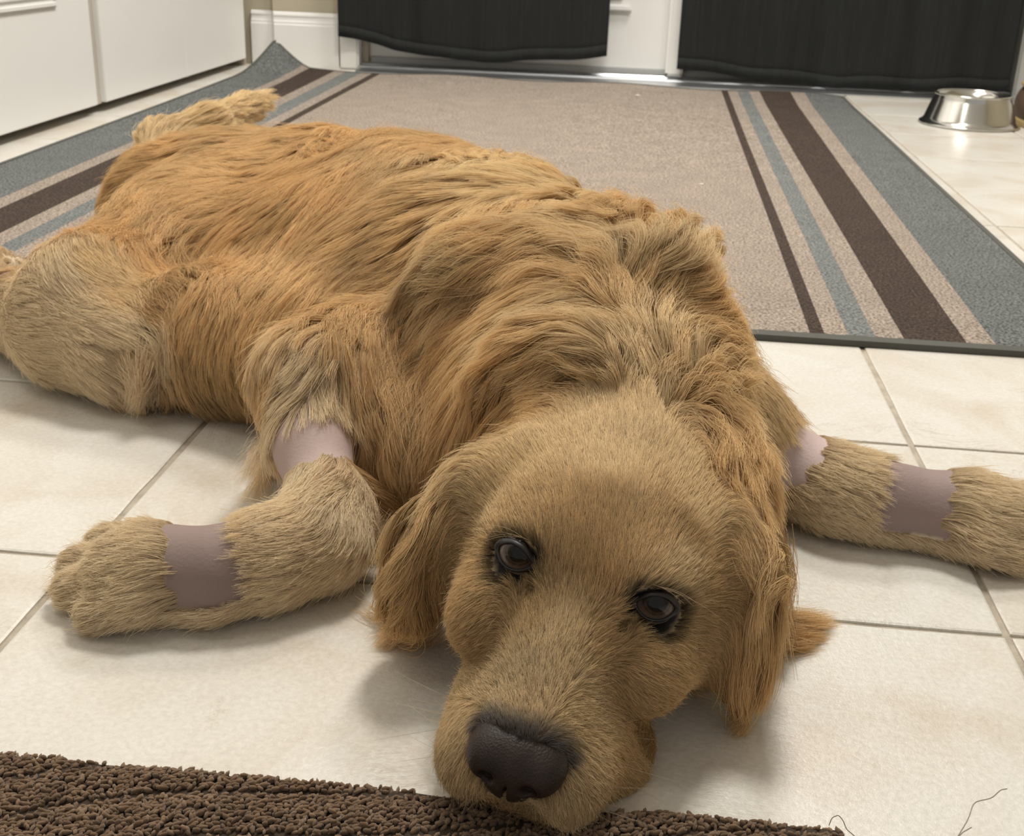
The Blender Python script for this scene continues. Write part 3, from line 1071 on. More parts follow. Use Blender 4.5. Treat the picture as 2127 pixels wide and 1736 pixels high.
# ---------------------------------------------------------------- coat directions, lengths and colours
# x, y, flow x, flow y, length mm, wave, lift, colour
GOLD, DEEP, PALE, CREAM, FACE, MUZ, GREYM, EARC, BELLY, BROW = range(10)  # last entry: darker forehead coat with some shade put into the colour
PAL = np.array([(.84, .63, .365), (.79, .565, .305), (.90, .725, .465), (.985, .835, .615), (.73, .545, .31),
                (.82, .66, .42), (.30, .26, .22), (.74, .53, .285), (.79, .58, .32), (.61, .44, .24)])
CT = '''
260 390 -.8 .7 38 1 .3 1|330 350 -1 .5 38 1 .3 1|400 340 -1 .3 38 1 .2 0|550 310 -1 .15 38 1 .2 0|700 300 -1 .12 40 1 .2 1|850 300 -1 .1 40 1 .2 0|1000 330 -1 .08 42 1 .2 2|1100 390 -1 -.05 42 1 .2 2
220 450 -.7 .9 36 1 .2 1|300 480 -.8 .6 40 1.2 .2 1|450 430 -.95 .45 42 1.2 .2 0|600 400 -.95 .45 42 1.2 .2 1|750 390 -.9 .5 44 1.2 .2 1|900 400 -.95 .4 46 1.1 .2 0|1050 440 -1 .05 46 1 .2 0|1180 480 -1 -.2 44 1 .2 2
400 560 -.5 .9 34 .9 .15 1|500 600 -.3 1 34 .8 .15 1|620 520 -.6 .8 42 1 .2 0|740 500 -.7 .75 44 1 .2 0|850 500 -.8 .6 46 1 .2 0|960 480 -.95 .3 46 1 .2 0|1100 500 -1 .1 48 1 .2 0
430 720 -.1 1 26 .4 .1 8|520 730 0 1 26 .4 .1 8|600 680 -.2 1 32 .5 .1 8|690 640 -.4 .9 40 .7 .15 1|560 780 0 1 22 .3 .1 8|400 650 -.3 1 28 .6 .1 1
830 600 -.8 .6 44 1 .25 0|930 560 -.9 .35 46 1.1 .3 2|1050 540 -1 .1 48 1 .3 2|1170 580 -1 .1 50 1 .25 0|940 640 -.4 .9 40 1 .2 1|1030 640 -.6 .8 46 1 .2 1|1160 650 -1 .15 50 1 .25 2|860 700 -.5 .8 42 1 .2 0|760 680 -.6 .7 38 .8 .2 1
1250 690 -1 .0 50 1 .25 2|1130 720 -.9 .45 52 1.1 .25 1|1020 720 -.7 .7 52 1.1 .2 0|930 780 -.4 .9 52 1 .2 0|980 830 -.4 .9 50 1 .2 1|870 850 -.15 1 48 1 .2 0|900 940 -.2 1 46 1 .2 0|800 820 0 1 40 .8 .15 1|780 920 .1 1 36 .7 .15 0|760 760 -.2 1 36 .8 .15 0|1080 800 -.7 .7 48 1 .2 1|1200 760 -1 .3 44 1 .25 0
1200 440 -.8 -.3 42 .9 .3 2|1270 540 -.4 -.7 42 .9 .4 2|1320 640 -.3 -.8 42 .9 .4 0|1400 740 -.2 -.8 42 .9 .4 2|1330 500 .5 -.5 44 1 .7 1|1370 560 .7 -.5 44 1 .8 2|1430 640 .8 -.4 44 1 .8 1|1480 740 .9 -.2 42 1 .7 0|1520 820 .9 .2 36 .9 .5 2|1330 760 -.2 -.9 40 .9 .4 2|1440 820 .5 -.4 40 1 .5 0
1490 880 .3 .9 40 1 .3 1|1560 860 .7 .7 24 .6 .3 2|1530 920 .3 .9 36 .9 .3 1|1550 980 .2 1 30 .8 .2 1
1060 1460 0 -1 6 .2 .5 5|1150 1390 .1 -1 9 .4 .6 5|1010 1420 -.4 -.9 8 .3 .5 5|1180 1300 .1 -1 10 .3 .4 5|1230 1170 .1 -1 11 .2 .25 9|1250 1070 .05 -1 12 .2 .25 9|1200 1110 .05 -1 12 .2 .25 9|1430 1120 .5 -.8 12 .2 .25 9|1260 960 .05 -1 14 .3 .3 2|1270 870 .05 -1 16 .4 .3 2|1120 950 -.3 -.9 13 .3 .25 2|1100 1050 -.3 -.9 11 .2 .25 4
1020 1040 -.5 -.8 10 .2 .2 5|960 1150 -.6 .2 10 .2 .2 4|970 1250 -.5 .4 10 .2 .2 4|1000 1350 -.5 .2 9 .2 .2 4|1100 1290 .0 -1 9 .2 .25 4|960 1430 -.5 -.5 8 .2 .2 5|1400 960 .4 -.9 13 .3 .25 2|1450 1080 .6 -.8 12 .3 .25 2|1370 1120 .3 -.9 12 .2 .2 4|1400 1180 .6 -.6 11 .2 .2 5
1500 1200 .7 -.4 12 .2 .2 4|1470 1320 .8 .2 12 .2 .2 4|1380 1380 .7 .3 11 .2 .2 4|1280 1420 .6 .2 10 .2 .2 4|1250 1330 .5 -.5 10 .2 .25 4|1220 1480 .6 .0 8 .2 .2 5|1230 1600 .5 .5 8 .2 .2 5|1180 1670 .2 1 8 .2 .2 5|1100 1700 .0 1 8 .2 .2 5|980 1670 -.2 1 8 .2 .2 5|930 1580 -.3 .9 8 .2 .2 5|950 1500 -.4 .6 8 .2 .2 5|1330 1500 .6 .5 9 .2 .2 4|1300 1570 .5 .8 9 .2 .2 4
940 970 -.7 .7 26 .7 .3 2|890 1050 -.4 1 44 1 .3 4|860 1150 -.15 1 46 1.2 .2 7|850 1250 -.1 1 46 1.4 .2 7|900 1200 -.05 1 44 1.1 .2 7|1540 1000 .5 .8 16 .2 .15 4|1585 1060 .45 .9 20 .2 .15 4|1600 1120 .35 1 30 .2 .15 4|1620 1200 .1 1 36 .3 .15 4|1590 1260 .0 1 40 .4 .15 7|1560 1300 -.05 1 40 .4 .15 7|1560 1140 .2 1 22 .2 .1 4
120 540 .5 .7 26 1 .2 3|60 620 .9 .3 26 1 .15 3|180 520 .3 .8 26 .9 .2 2|230 590 .8 .5 28 1 .2 2|100 680 .95 .15 28 1 .2 3|200 680 .95 .1 28 1 .2 3|300 620 .7 .7 26 1 .2 1|290 690 .8 .5 34 1 .2 3|330 740 .4 .9 40 .9 .2 0|280 790 .1 1 46 .9 .2 3|210 760 .8 .3 30 1 .2 3|120 740 .9 .2 26 1 .15 3|30 700 .8 .4 22 .8 .1 3|330 560 .5 .9 30 1 .2 1
660 745 -.4 .6 24 .7 .6 3|600 800 -.8 .6 26 .7 .6 3|580 860 -.5 .9 26 .7 .3 3|680 820 -.1 1 22 .6 .3 3|620 880 -.1 1 20 .6 .3 3|720 780 0 1 28 .7 .3 2|720 860 .1 1 26 .7 .2 0
660 1050 -.7 .5 16 .6 .3 3|720 1080 -.3 .9 16 .6 .3 3|640 1120 -1 .3 18 .6 .2 3|580 1090 -1 .2 20 .7 .3 3|560 1180 -1 .15 16 .6 .2 3|500 1110 -1 .1 22 .6 .3 2|700 1160 -.9 .4 16 .6 .2 3|350 1110 -1 .05 20 .6 .3 3|340 1190 -1 .1 18 .6 .3 3|250 1130 -1 .05 13 .5 .3 3|230 1190 -1 .1 13 .5 .3 3|220 1250 -1 .15 13 .5 .3 3|340 1250 -1 .1 18 .7 .3 3
1580 840 .6 .8 20 .5 .3 2|1700 960 .9 .4 14 .4 .2 3|1760 1020 1 .25 14 .4 .2 3|1700 1060 1 .3 12 .4 .2 3|1840 980 1 .2 16 .5 .2 3|1850 1100 1 .3 12 .4 .2 3|1990 1030 1 .1 20 .6 .3 3|2020 1100 1 .3 18 .6 .3 3|2100 1070 1 .15 18 .6 .3 3|1960 1130 1 .35 14 .4 .2 3
350 290 .5 -.6 24 .4 .3 2|430 255 .9 -.4 34 .4 .25 2|510 222 .9 -.4 40 .4 .2 2|560 205 .9 -.4 34 .4 .2 2|400 280 .9 -.35 30 .4 .2 2|470 250 .9 -.35 36 .4 .2 2|1165 788 -.6 .6 12 .3 .1 1|1120 775 -.7 .7 14 .3 .1 1|1110 742 -1 .35 26 .4 .15 2|1190 738 -1 .05 26 .4 .15 2|1210 790 -.3 -.9 14 .3 .2 4
'''
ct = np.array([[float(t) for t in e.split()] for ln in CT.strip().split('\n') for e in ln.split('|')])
P0, D0, hit0 = raycast(ct[:, 0], ct[:, 1])
print('controls', len(ct), 'missed', ct[~hit0][:, :2].astype(int).tolist())
ct, P0 = ct[hit0], P0[hit0]
N0 = B.grad(P0)
p2 = ct[:, :2] + ct[:, 2:4] * 6
dd = (RW.T @ np.stack([(p2[:, 0] - W / 2) / FPX, (p2[:, 1] - H / 2) / FPX, np.ones(len(ct))])).T
den = (dd * N0).sum(1)
den = np.where(np.abs(den) < 0.25, -0.25, den)
tt = ((P0 - CAM) * N0).sum(1) / den
V0 = CAM + dd * tt[:, None] - P0
V0 -= (V0 * N0).sum(1)[:, None] * N0
V0 /= np.linalg.norm(V0, axis=1, keepdims=True) + 1e-9
# what the photograph does not show: combed backwards and down
EX = [((.20, .22, .18), (-.6, .5, -.5), 40, 1), ((.10, .32, .15), (-.8, .3, -.5), 40, 1), ((-.05, .42, .12), (-.8, .2, -.6), 36, 1),
      ((.36, .04, .12), (.3, .6, -.6), 42, 1), ((.44, -.10, .10), (.7, .3, -.6), 40, 1), ((.30, .14, .12), (.1, .7, -.6), 40, 1),
      ((-.26, .46, .06), (-.7, .4, -.5), 40, 1), ((-.08, .50, .04), (-.8, 0, -.6), 24, 3), ((.47, -.22, .04), (.7, .2, -.7), 26, 2),
      ((-.20, .28, .12), (-.8, .1, -.6), 34, 1), ((-.27, .20, .04), (-.3, .1, -.9), 20, 3), ((.33, -.30, .03), (0, -.4, -.9), 30, 0)]
exP = np.array([e[0] for e in EX])
exV = np.array([e[1] for e in EX])
exV = exV / np.linalg.norm(exV, axis=1, keepdims=True)
cP = np.concatenate([P0, exP])
cV = np.concatenate([V0, exV])
ct[:, 5] *= np.where(ct[:, 4] < 31, .55, 1)
ct[:, 6] *= np.where(ct[:, 4] < 31, .55, 1)
thigh = (ct[:, 0] < 340) & (ct[:, 1] > 500) & (ct[:, 1] < 850)
ct[thigh, 4] *= 1.25
cA = np.concatenate([ct[:, 4:7], np.array([[e[2], 1.0, .2] for e in EX])])
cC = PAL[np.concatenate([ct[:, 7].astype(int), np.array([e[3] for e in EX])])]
cN = np.concatenate([N0, B.grad(exP)])
headc = HT + HM @ np.array([0, 0, -.03])


def controls(P, N):
    """blend the nearest hand-set controls at points P with normals N"""
    V = np.zeros((len(P), 3))
    A = np.zeros((len(P), 3))
    Cc = np.zeros((len(P), 3))
    for i in range(0, len(P), 20000):
        p, n = P[i:i + 20000], N[i:i + 20000]
        d2 = ((p[:, None] - cP[None]) ** 2).sum(2)
        d2 = d2 * (1 + 1.5 * (1 - n @ cN.T))
        w = 1 / (d2 + 1e-5) ** 1.8
        th = np.partition(w, -6, axis=1)[:, -6][:, None]
        w = np.where(w >= th, w, 0)
        w /= w.sum(1, keepdims=True)
        V[i:i + 20000] = w @ cV
        A[i:i + 20000] = w @ cA
        Cc[i:i + 20000] = w @ cC
    return V, A, Cc


# clipped patches: centre, radii, axis along the leg
def leg_patch(a, b, c, half, lo_dot=None):
    ax = (b - a) / np.linalg.norm(b - a)
    return c, ax, half


PATCH = [  # centre, axis, half length, radius, tint, upward facing only
    (at(652, 950, .062), fr[2][0] - fr[3][0], .0235, .036, (.47, .36, .33), False),
    (at(452, 1190, .03), fr[5][0] - fr[7][0], .0265, .06, (.27, .20, .18), True),
    (at(1612, 945, .05), fl_[1][0] - fl_[3][0], .019, .036, (.56, .44, .42), False),
    (at(1880, 1052, .03), fl_[5][0] - fl_[7][0], .0265, .06, (.30, .225, .21), True),
    (at(-5, 640, .05), sh_[2][0] - sh_[3][0], .012, .06, (.45, .30, .27), False)]


def patch_mask(P, N, grow_=0.0):
    """0 where the coat is clipped to the skin, 1 where it is whole"""
    m = np.ones(len(P))
    tint = np.zeros((len(P), 3))
    wob = 0.0016 * np.sin(P[:, 0] * 500 + 1) + 0.002 * np.sin(P[:, 2] * 300 + P[:, 1] * 240) + .0008 * np.sin(P[:, 2] * 1500)
    for c, ax, half, rad, t, up in PATCH:
        ax = ax / np.linalg.norm(ax)
        q = P - c
        al = np.abs(q @ ax) + wob - grow_
        r = np.linalg.norm(q - (q @ ax)[:, None] * ax, axis=1)
        inside = (al < half) & (r < rad)
        if up:
            inside &= (N[:, 2] + 0.35 * -N[:, 1] > 0.05) & (P[:, 2] > .016)
        m[inside] = 0
        tint[inside] = t
    return m, tint


def head_local(P):
    return (P - HT) @ HM


def eye_mask(P):
    q = head_local(P)
    m = np.full(len(P), 9.0)
    for c in EYES:
        d = q - c - np.array([0, .009, 0])
        sg = np.sign(c[0])
        u = d[:, 0] * sg
        v = d[:, 2] + 0.12 * u
        m = np.minimum(m, np.sqrt((u / .0135) ** 2 + (v / .0098) ** 2 + (d[:, 1] / .02) ** 2))
    return m


NOSE_C = np.array([.000, .094, -.0442])


def nose_mask(P):
    q = (head_local(P) - NOSE_C) / np.array([.0225, .020, .0165])
    return np.sqrt((q ** 2).sum(1))


# ---------------------------------------------------------------- skin
def vcol_mat(name, attr, rough, bump=0.0):
    nt = NT(name)
    a = nt.n('ShaderNodeAttribute', attribute_name=attr)
    nt.l(a.outputs['Color'], nt.b.inputs['Base Color'])
    nt.b.inputs['Roughness'].default_value = rough
    nt.b.inputs['Specular IOR Level'].default_value = 0.25
    g = nt.n('ShaderNodeNewGeometry').outputs['Position']
    nz = nt.n('ShaderNodeTexNoise', _Scale=500.0, _Detail=3.0)
    nt.l(g, nz.inputs['Vector'])
    bp = nt.n('ShaderNodeBump', _Strength=0.35, _Distance=0.0008)
    nt.l(nz.outputs[0], bp.inputs['Height'])
    nt.l(bp.outputs[0], nt.b.inputs['Normal'])
    return nt.m


dog = np_mesh('golden_retriever', bodyP, bodyQ)
bodyN = B.grad(bodyP)
_, bA, bC = controls(bodyP, bodyN)
pm, tint = patch_mask(bodyP, bodyN, .0030)
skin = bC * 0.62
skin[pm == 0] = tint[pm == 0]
em = eye_mask(bodyP)
k = np.clip((1.30 - em) / 0.25, 0, 1)[:, None]
skin = skin * (1 - k) + np.array([.012, .010, .009]) * k
nm = nose_mask(bodyP)
k = np.clip((1.25 - nm) / 0.2, 0, 1)[:, None]
skin = skin * (1 - k) + np.array([.03, .025, .024]) * k
at_ = dog.attributes.new('skin', 'FLOAT_COLOR', 'POINT')
at_.data.foreach_set('color', np.concatenate([skin, np.ones((len(skin), 1))], 1).astype(np.float32).ravel())
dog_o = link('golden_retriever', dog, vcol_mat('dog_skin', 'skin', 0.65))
tag(dog_o, 'golden retriever lying chin down on the tiles, pink clipped patches on its legs', 'dog')

# ---------------------------------------------------------------- coat
tri = np.concatenate([bodyQ[:, [0, 1, 2]], bodyQ[:, [0, 2, 3]]])
ta, tb, tc = bodyP[tri[:, 0]], bodyP[tri[:, 1]], bodyP[tri[:, 2]]
tarea = np.linalg.norm(np.cross(tb - ta, tc - ta), axis=1) / 2
tcen = (ta + tb + tc) / 3
tN = B.grad(tcen)
hloc = head_local(tcen)
_, tA, tCc = controls(tcen, tN)
tpm, _t = patch_mask(tcen, tN)
view = ((CAM - tcen) / np.linalg.norm(CAM - tcen, axis=1, keepdims=True) * tN).sum(1)
vis = np.where(view < -0.35, 0.3, 1.0) * (tcen[:, 2] > 0.004) * np.where(tN[:, 2] < -0.75, 0.15, 1)
is_head = (hloc[:, 1] > -.105) & (np.abs(hloc[:, 0]) < .085) & (tA[:, 0] < 19) & (np.linalg.norm(hloc, axis=1) < .17)
vis = vis * np.where(eye_mask(tcen) < 1.12, 0, 1) * np.where(nose_mask(tcen) < 1.02, 0, 1)


def fbm(P, sc_, seed, n=3):
    r = np.random.default_rng(seed)
    out = np.zeros(len(P))
    for _ in range(n * 4):
        d = r.normal(size=3)
        out += np.sin(P @ d * sc_ * r.uniform(.6, 1.6) + r.uniform(0, 6.28))
    return out / math.sqrt(n * 4)


def sample(wt, n, r):
    cs = np.cumsum(wt)
    t = np.searchsorted(cs, r.random(n) * cs[-1])
    u, v = r.random(n), r.random(n)
    f = u + v > 1
    u[f], v[f] = 1 - u[f], 1 - v[f]
    P = ta[t] + (tb[t] - ta[t]) * u[:, None] + (tc[t] - ta[t]) * v[:, None]
    return P, t


def grow(P, steps, lenmul=1.0, seed=3, lift_mul=1.0):
    """guide hairs that follow the combed field over the surface"""
    n = len(P)
    N = B.grad(P)
    V, A, Cc = controls(P, N)
    L = A[:, 0] * 0.001 * lenmul
    wave, lift = A[:, 1], A[:, 2]
    st = (L / steps)[:, None]
    pts = [P.copy()]
    ph = fbm(P, 26, seed) * 2.0 + np.random.default_rng(seed).uniform(-.45, .45, n)
    side0 = fbm(P, 16, seed + 1)
    p = P.copy()
    Vt = V
    dirp = None
    for i in range(steps):
        s = (i + 1) / steps
        Np = B.grad(p)
        if i > 0 and i % 2 == 0:
            V, _a, _c = controls(p, Np)
            Vt = 0.6 * V + 0.4 * Vt
        T = Vt - (Vt * Np).sum(1)[:, None] * Np
        T /= np.linalg.norm(T, axis=1, keepdims=True) + 1e-6
        side = np.cross(Np, T)
        bend = (0.30 * side0 * np.clip(wave, .15, 1) + 0.60 * wave * np.sin(ph + s * 5.2 * np.clip(L / .04, .4, 1.3)))[:, None]
        up = (lift * lift_mul * (1.15 - 1.25 * s) + 0.22 * wave * np.cos(ph * 1.7 + s * 5))[:, None]
        d = T + side * bend + Np * up
        d[:, 2] -= 0.15 * s
        d /= np.linalg.norm(d, axis=1, keepdims=True)
        if dirp is not None:
            d = 0.55 * d + 0.45 * dirp
            d /= np.linalg.norm(d, axis=1, keepdims=True)
        dirp = d
        p = p + d * st
        v = B.val(p)
        want = np.minimum(.0012 + L * .07 * s, .004)
        push = np.clip(want - v, 0, .01)
        p = p + B.grad(p) * push[:, None]
        p[:, 2] = np.maximum(p[:, 2], .0012 + .002 * (1 - s))
        pts.append(p.copy())
    return np.stack(pts, 1), Cc, L


def make_hair(name, parent, roots, tidx, gP, gPts, gC, clump, r0, r1, seed, jit=.0012, flat=.85):
    """strands bound to their nearest guides so that they fall in locks"""
    r = np.random.default_rng(seed)
    kd = KDTree(len(gP))
    for i, q in enumerate(gP):
        kd.insert(q, i)
    kd.balance()
    m = len(roots)
    i1 = np.zeros(m, int)
    i2 = np.zeros(m, int)
    dd1 = np.zeros(m)
    dd2 = np.zeros(m)
    for j, q in enumerate(roots):
        a = kd.find_n(q, 2)
        i1[j], dd1[j] = a[0][1], a[0][2]
        i2[j], dd2[j] = a[1][1], a[1][2]
    K = gPts.shape[1]
    t = np.linspace(0, 1, K)
    w2 = (0.5 * (dd1 / (dd2 + 1e-9)) ** 3 * r.random(m))[:, None, None]
    G1 = gPts[i1] - gPts[i1][:, :1]
    G2 = gPts[i2] - gPts[i2][:, :1]
    G = G1 * (1 - w2) + G2 * w2
    off = roots - gP[i1]
    stray = r.random(m) < 0.07
    cl = clump * (0.75 + 0.4 * r.random(m)) * np.where(stray, 0.2, 1)
    pull = -off[:, None] * (np.clip(cl, 0, .97)[:, None] * (1 - (1 - t) ** 2.0)[None])[:, :, None]
    ln = r.uniform(.78, 1.08, m) + stray * .1
    S_ = roots[:, None] + G * ln[:, None, None] + pull
    rv = r.normal(size=(m, 3)) * jit * np.where(stray, 2.5, 1)[:, None]
    S_ = S_ + rv[:, None] * (t ** 1.3)[None, :, None]
    flatp = S_.reshape(-1, 3)
    v = B.val(flatp)
    push = np.clip(.0006 - v, 0, .006)
    push[::K] = 0
    flatp = flatp + B.grad(flatp) * push[:, None]
    flatp[:, 2] = np.maximum(flatp[:, 2], .0008)
    # colour: per lock and per strand
    gl = (1 + 0.09 * fbm(gP, 50, seed + 5) + np.random.default_rng(seed + 9).normal(size=len(gP)) * .06)[i1]
    br = gl * (1 + r.normal(size=m) * .10)
    c = gC[i1] * np.clip(br, .55, 1.5)[:, None]
    em_ = np.clip((1.38 - eye_mask(roots)) / .28, 0, 1)[:, None]
    c = c * (1 - em_) + np.array([.045, .036, .032]) * em_
    ql = head_local(roots)
    nk = nose_mask(roots)
    g_ = np.clip((1.42 - nk) / .32, 0, 1)[:, None] * (ql[:, 2] > NOSE_C[2] + .004)[:, None]
    c = c * (1 - g_) + np.array([.19, .17, .165]) * g_
    lip = np.clip(1 - np.abs(ql[:, 2] + .078 - .10 * np.abs(ql[:, 0])) / .004, 0, 1) * (ql[:, 1] > .06) * (nk < 2.4)
    c = c * (1 - .65 * lip[:, None])
    c = c / np.maximum(1, c.max(1, keepdims=True) / .985)
    cu = bpy.data.hair_curves.new(name)
    cu.add_curves([K] * m)
    cu.attributes['position'].data.foreach_set('vector', flatp.astype(np.float32).ravel())
    ra = cu.attributes.get('radius') or cu.attributes.new('radius', 'FLOAT', 'POINT')
    rad = (r0 + (r1 - r0) * t ** 1.4)[None] * r.uniform(.8, 1.2, m)[:, None]
    ra.data.foreach_set('value', rad.astype(np.float32).ravel())
    ca = cu.attributes.new('coat', 'FLOAT_COLOR', 'CURVE')
    ca.data.foreach_set('color', np.concatenate([np.clip(c, 0, .95), np.ones((m, 1))], 1).astype(np.float32).ravel())
    o = bpy.data.objects.new(name, cu)
    col.objects.link(o)
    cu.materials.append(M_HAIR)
    o.parent = parent
    return o


def hair_mat():
    m = bpy.data.materials.new('golden_coat')
    m.use_nodes = True
    t = m.node_tree
    t.nodes.clear()
    out = t.nodes.new('ShaderNodeOutputMaterial')
    h = t.nodes.new('ShaderNodeBsdfHair')
    h.component = 'Reflection'
    a = t.nodes.new('ShaderNodeAttribute')
    a.attribute_name = 'coat'
    inf = t.nodes.new('ShaderNodeHairInfo')
    rp = t.nodes.new('ShaderNodeValToRGB')
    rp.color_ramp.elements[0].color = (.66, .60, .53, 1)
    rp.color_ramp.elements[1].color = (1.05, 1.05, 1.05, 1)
    mx = t.nodes.new('ShaderNodeMix')
    mx.data_type = 'RGBA'
    mx.blend_type = 'MULTIPLY'
    mx.inputs[0].default_value = 1
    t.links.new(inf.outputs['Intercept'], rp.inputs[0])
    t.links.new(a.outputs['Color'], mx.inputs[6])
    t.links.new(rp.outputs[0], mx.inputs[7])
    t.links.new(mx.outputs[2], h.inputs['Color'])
    h.inputs['RoughnessU'].default_value = 0.35
    h.inputs['RoughnessV'].default_value = 0.8
    df = t.nodes.new('ShaderNodeBsdfDiffuse')
    tr = t.nodes.new('ShaderNodeBsdfTranslucent')
    for q in (df, tr):
        t.links.new(mx.outputs[2], q.inputs['Color'])
    m1 = t.nodes.new('ShaderNodeMixShader')
    m1.inputs[0].default_value = .36
    t.links.new(df.outputs[0], m1.inputs[1])
    t.links.new(tr.outputs[0], m1.inputs[2])
    m2 = t.nodes.new('ShaderNodeMixShader')
    m2.inputs[0].default_value = .10
    t.links.new(m1.outputs[0], m2.inputs[1])
    t.links.new(h.outputs[0], m2.inputs[2])
    t.links.new(m2.outputs[0], out.inputs[0])
    return m


M_HAIR = hair_mat()
HAIRQ = 1.0
wt_all = tarea * vis * tpm
# body coat
isb = ~is_head
isleg = isb & ((tA[:, 0] < 23) | ((tcen[:, 0] < -.02) & (tcen[:, 1] < .15) & (tA[:, 0] < 36)))
r_ = np.random.default_rng(21)


def coat(name, sel, n_guides, n_hairs, steps, clump, r0, r1, seed, jit, gboost=None, lm=1.0):
    r = np.random.default_rng(seed)
    w_ = tarea * vis * tpm * sel
    gp, gt = sample(w_, n_guides, r)
    pts, cc, L = grow(gp, steps, lm, seed)
    roots, ti = sample(w_ * (gboost if gboost is not None else 1), int(n_hairs * HAIRQ), r)
    return make_hair(name, dog_o, roots, ti, gp, pts, cc, clump, r0, r1, seed, jit)


near = np.clip(1.1 / np.linalg.norm(tcen - CAM, axis=1), .6, 1.6) ** 1.0
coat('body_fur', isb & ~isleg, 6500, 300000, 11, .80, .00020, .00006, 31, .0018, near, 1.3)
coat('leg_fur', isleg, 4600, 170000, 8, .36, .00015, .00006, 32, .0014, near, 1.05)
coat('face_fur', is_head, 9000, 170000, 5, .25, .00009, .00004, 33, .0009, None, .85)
print('coat', round(time.time() - T0, 1))


# ---------------------------------------------------------------- single locks that stand out
def lock(pts, n, spread, tip, color, seed, r0=.00017, wav=.002):
    """a tuft of hair along room points; returns strands and colours"""
    r = np.random.default_rng(seed)
    P = np.array(pts, float)
    K = 9
    t = np.linspace(0, 1, K)
    u = np.linspace(0, 1, len(P))
    base = np.stack([np.interp(t, u, P[:, i]) for i in range(3)], 1)
    for _ in range(2):
        base[1:-1] = (base[:-2] + 2 * base[1:-1] + base[2:]) / 4
    o0 = r.normal(size=(n, 3)) * spread
    o1 = r.normal(size=(n, 3)) * tip
    ph = r.uniform(0, 6.28, (max(1, n // 60), 1))[r.integers(0, max(1, n // 60), n)]
    ln = r.uniform(.75, 1.1, n)
    S_ = base[0][None, None] + (base[None] - base[0]) * ln[:, None, None]
    S_ = S_ + o0[:, None] * (1 - t)[None, :, None] + o1[:, None] * t[None, :, None]
    S_[:, :, 0] += wav * np.sin(ph + t * 6) * t
    S_[:, :, 1] += wav * np.cos(ph * 1.3 + t * 5) * t
    S_[:, :, 2] = np.maximum(S_[:, :, 2], .0008 + .0006 * r.random((n, 1)))
    c = np.array(color)[None] * (1 + r.normal(size=(n, 1)) * .12)
    return S_, c / np.maximum(1, c.max(1, keepdims=True) / .985)


def lock_object(name, locks, r0=.00016, r1=.00004):
    S_ = np.concatenate([l[0] for l in locks])
    c = np.concatenate([l[1] for l in locks])
    m, K = S_.shape[:2]
    cu = bpy.data.hair_curves.new(name)
    cu.add_curves([K] * m)
    cu.attributes['position'].data.foreach_set('vector', S_.astype(np.float32).ravel())
    ra = cu.attributes.get('radius') or cu.attributes.new('radius', 'FLOAT', 'POINT')
    t = np.linspace(0, 1, K)
    ra.data.foreach_set('value', np.tile(r0 + (r1 - r0) * t ** 1.5, m).astype(np.float32))
    ca = cu.attributes.new('coat', 'FLOAT_COLOR', 'CURVE')
    ca.data.foreach_set('color', np.concatenate([c, np.ones((m, 1))], 1).astype(np.float32).ravel())
    o = bpy.data.objects.new(name, cu)
    col.objects.link(o)
    cu.materials.append(M_HAIR)
    o.parent = dog_o
    return o


LK = []
for i, (pts, n, a, b, ci) in enumerate([
    ([(1560, 1275, .03), (1620, 1290, .014), (1715, 1290, .003)], 700, .006, .004, 0),
    ([(1550, 1295, .025), (1620, 1320, .010), (1700, 1325, .002)], 700, .006, .003, 1),
    ([(1540, 1300, .02), (1600, 1345, .006), (1680, 1345, .002)], 400, .005, .003, 1),
    ([(880, 1200, .04), (845, 1280, .018), (795, 1335, .003)], 500, .007, .004, 0),
    ([(900, 1230, .03), (880, 1300, .012), (850, 1330, .003)], 500, .007, .005, 1),
    ([(860, 1150, .045), (825, 1220, .025), (800, 1280, .010)], 450, .007, .005, 7),
    ([(840, 1240, .02), (790, 1280, .006), (755, 1265, .002)], 60, .003, .004, 1),
    ([(600, 880, .03), (550, 930, .012), (520, 990, .003)], 300, .008, .008, 3),
    ([(600, 930, .02), (545, 980, .006), (525, 1040, .002)], 160, .006, .006, 2),
    ([(300, 750, .060), (292, 800, .038), (280, 852, .010)], 320, .010, .004, 3),
    ([(325, 750, .055), (335, 790, .035), (325, 838, .012)], 260, .009, .004, 3),
    ([(345, 730, .055), (362, 770, .035), (378, 812, .012)], 160, .007, .003, 0),
    ([(790, 1110, .03), (760, 1150, .018), (735, 1175, .008)], 420, .008, .005, 3),
    ([(1575, 1130, .06), (1605, 1220, .04), (1590, 1330, .02)], 500, .007, .006, 7),
    ([(1590, 1120, .06), (1630, 1200, .04), (1625, 1300, .02)], 400, .006, .004, 4),
    ([(1560, 1180, .05), (1570, 1260, .03), (1550, 1350, .012)], 450, .007, .006, 1),
    ([(1480, 720, .10), (1530, 730, .10), (1545, 750, .09)], 200, .010, .006, 0),
    ([(1520, 800, .07), (1590, 800, .07), (1620, 830, .06)], 200, .010, .006, 2)]):
    LK.append(lock([at(*p) for p in pts], n, a, b, PAL[ci], 100 + i))
lock_object('feathering', LK)

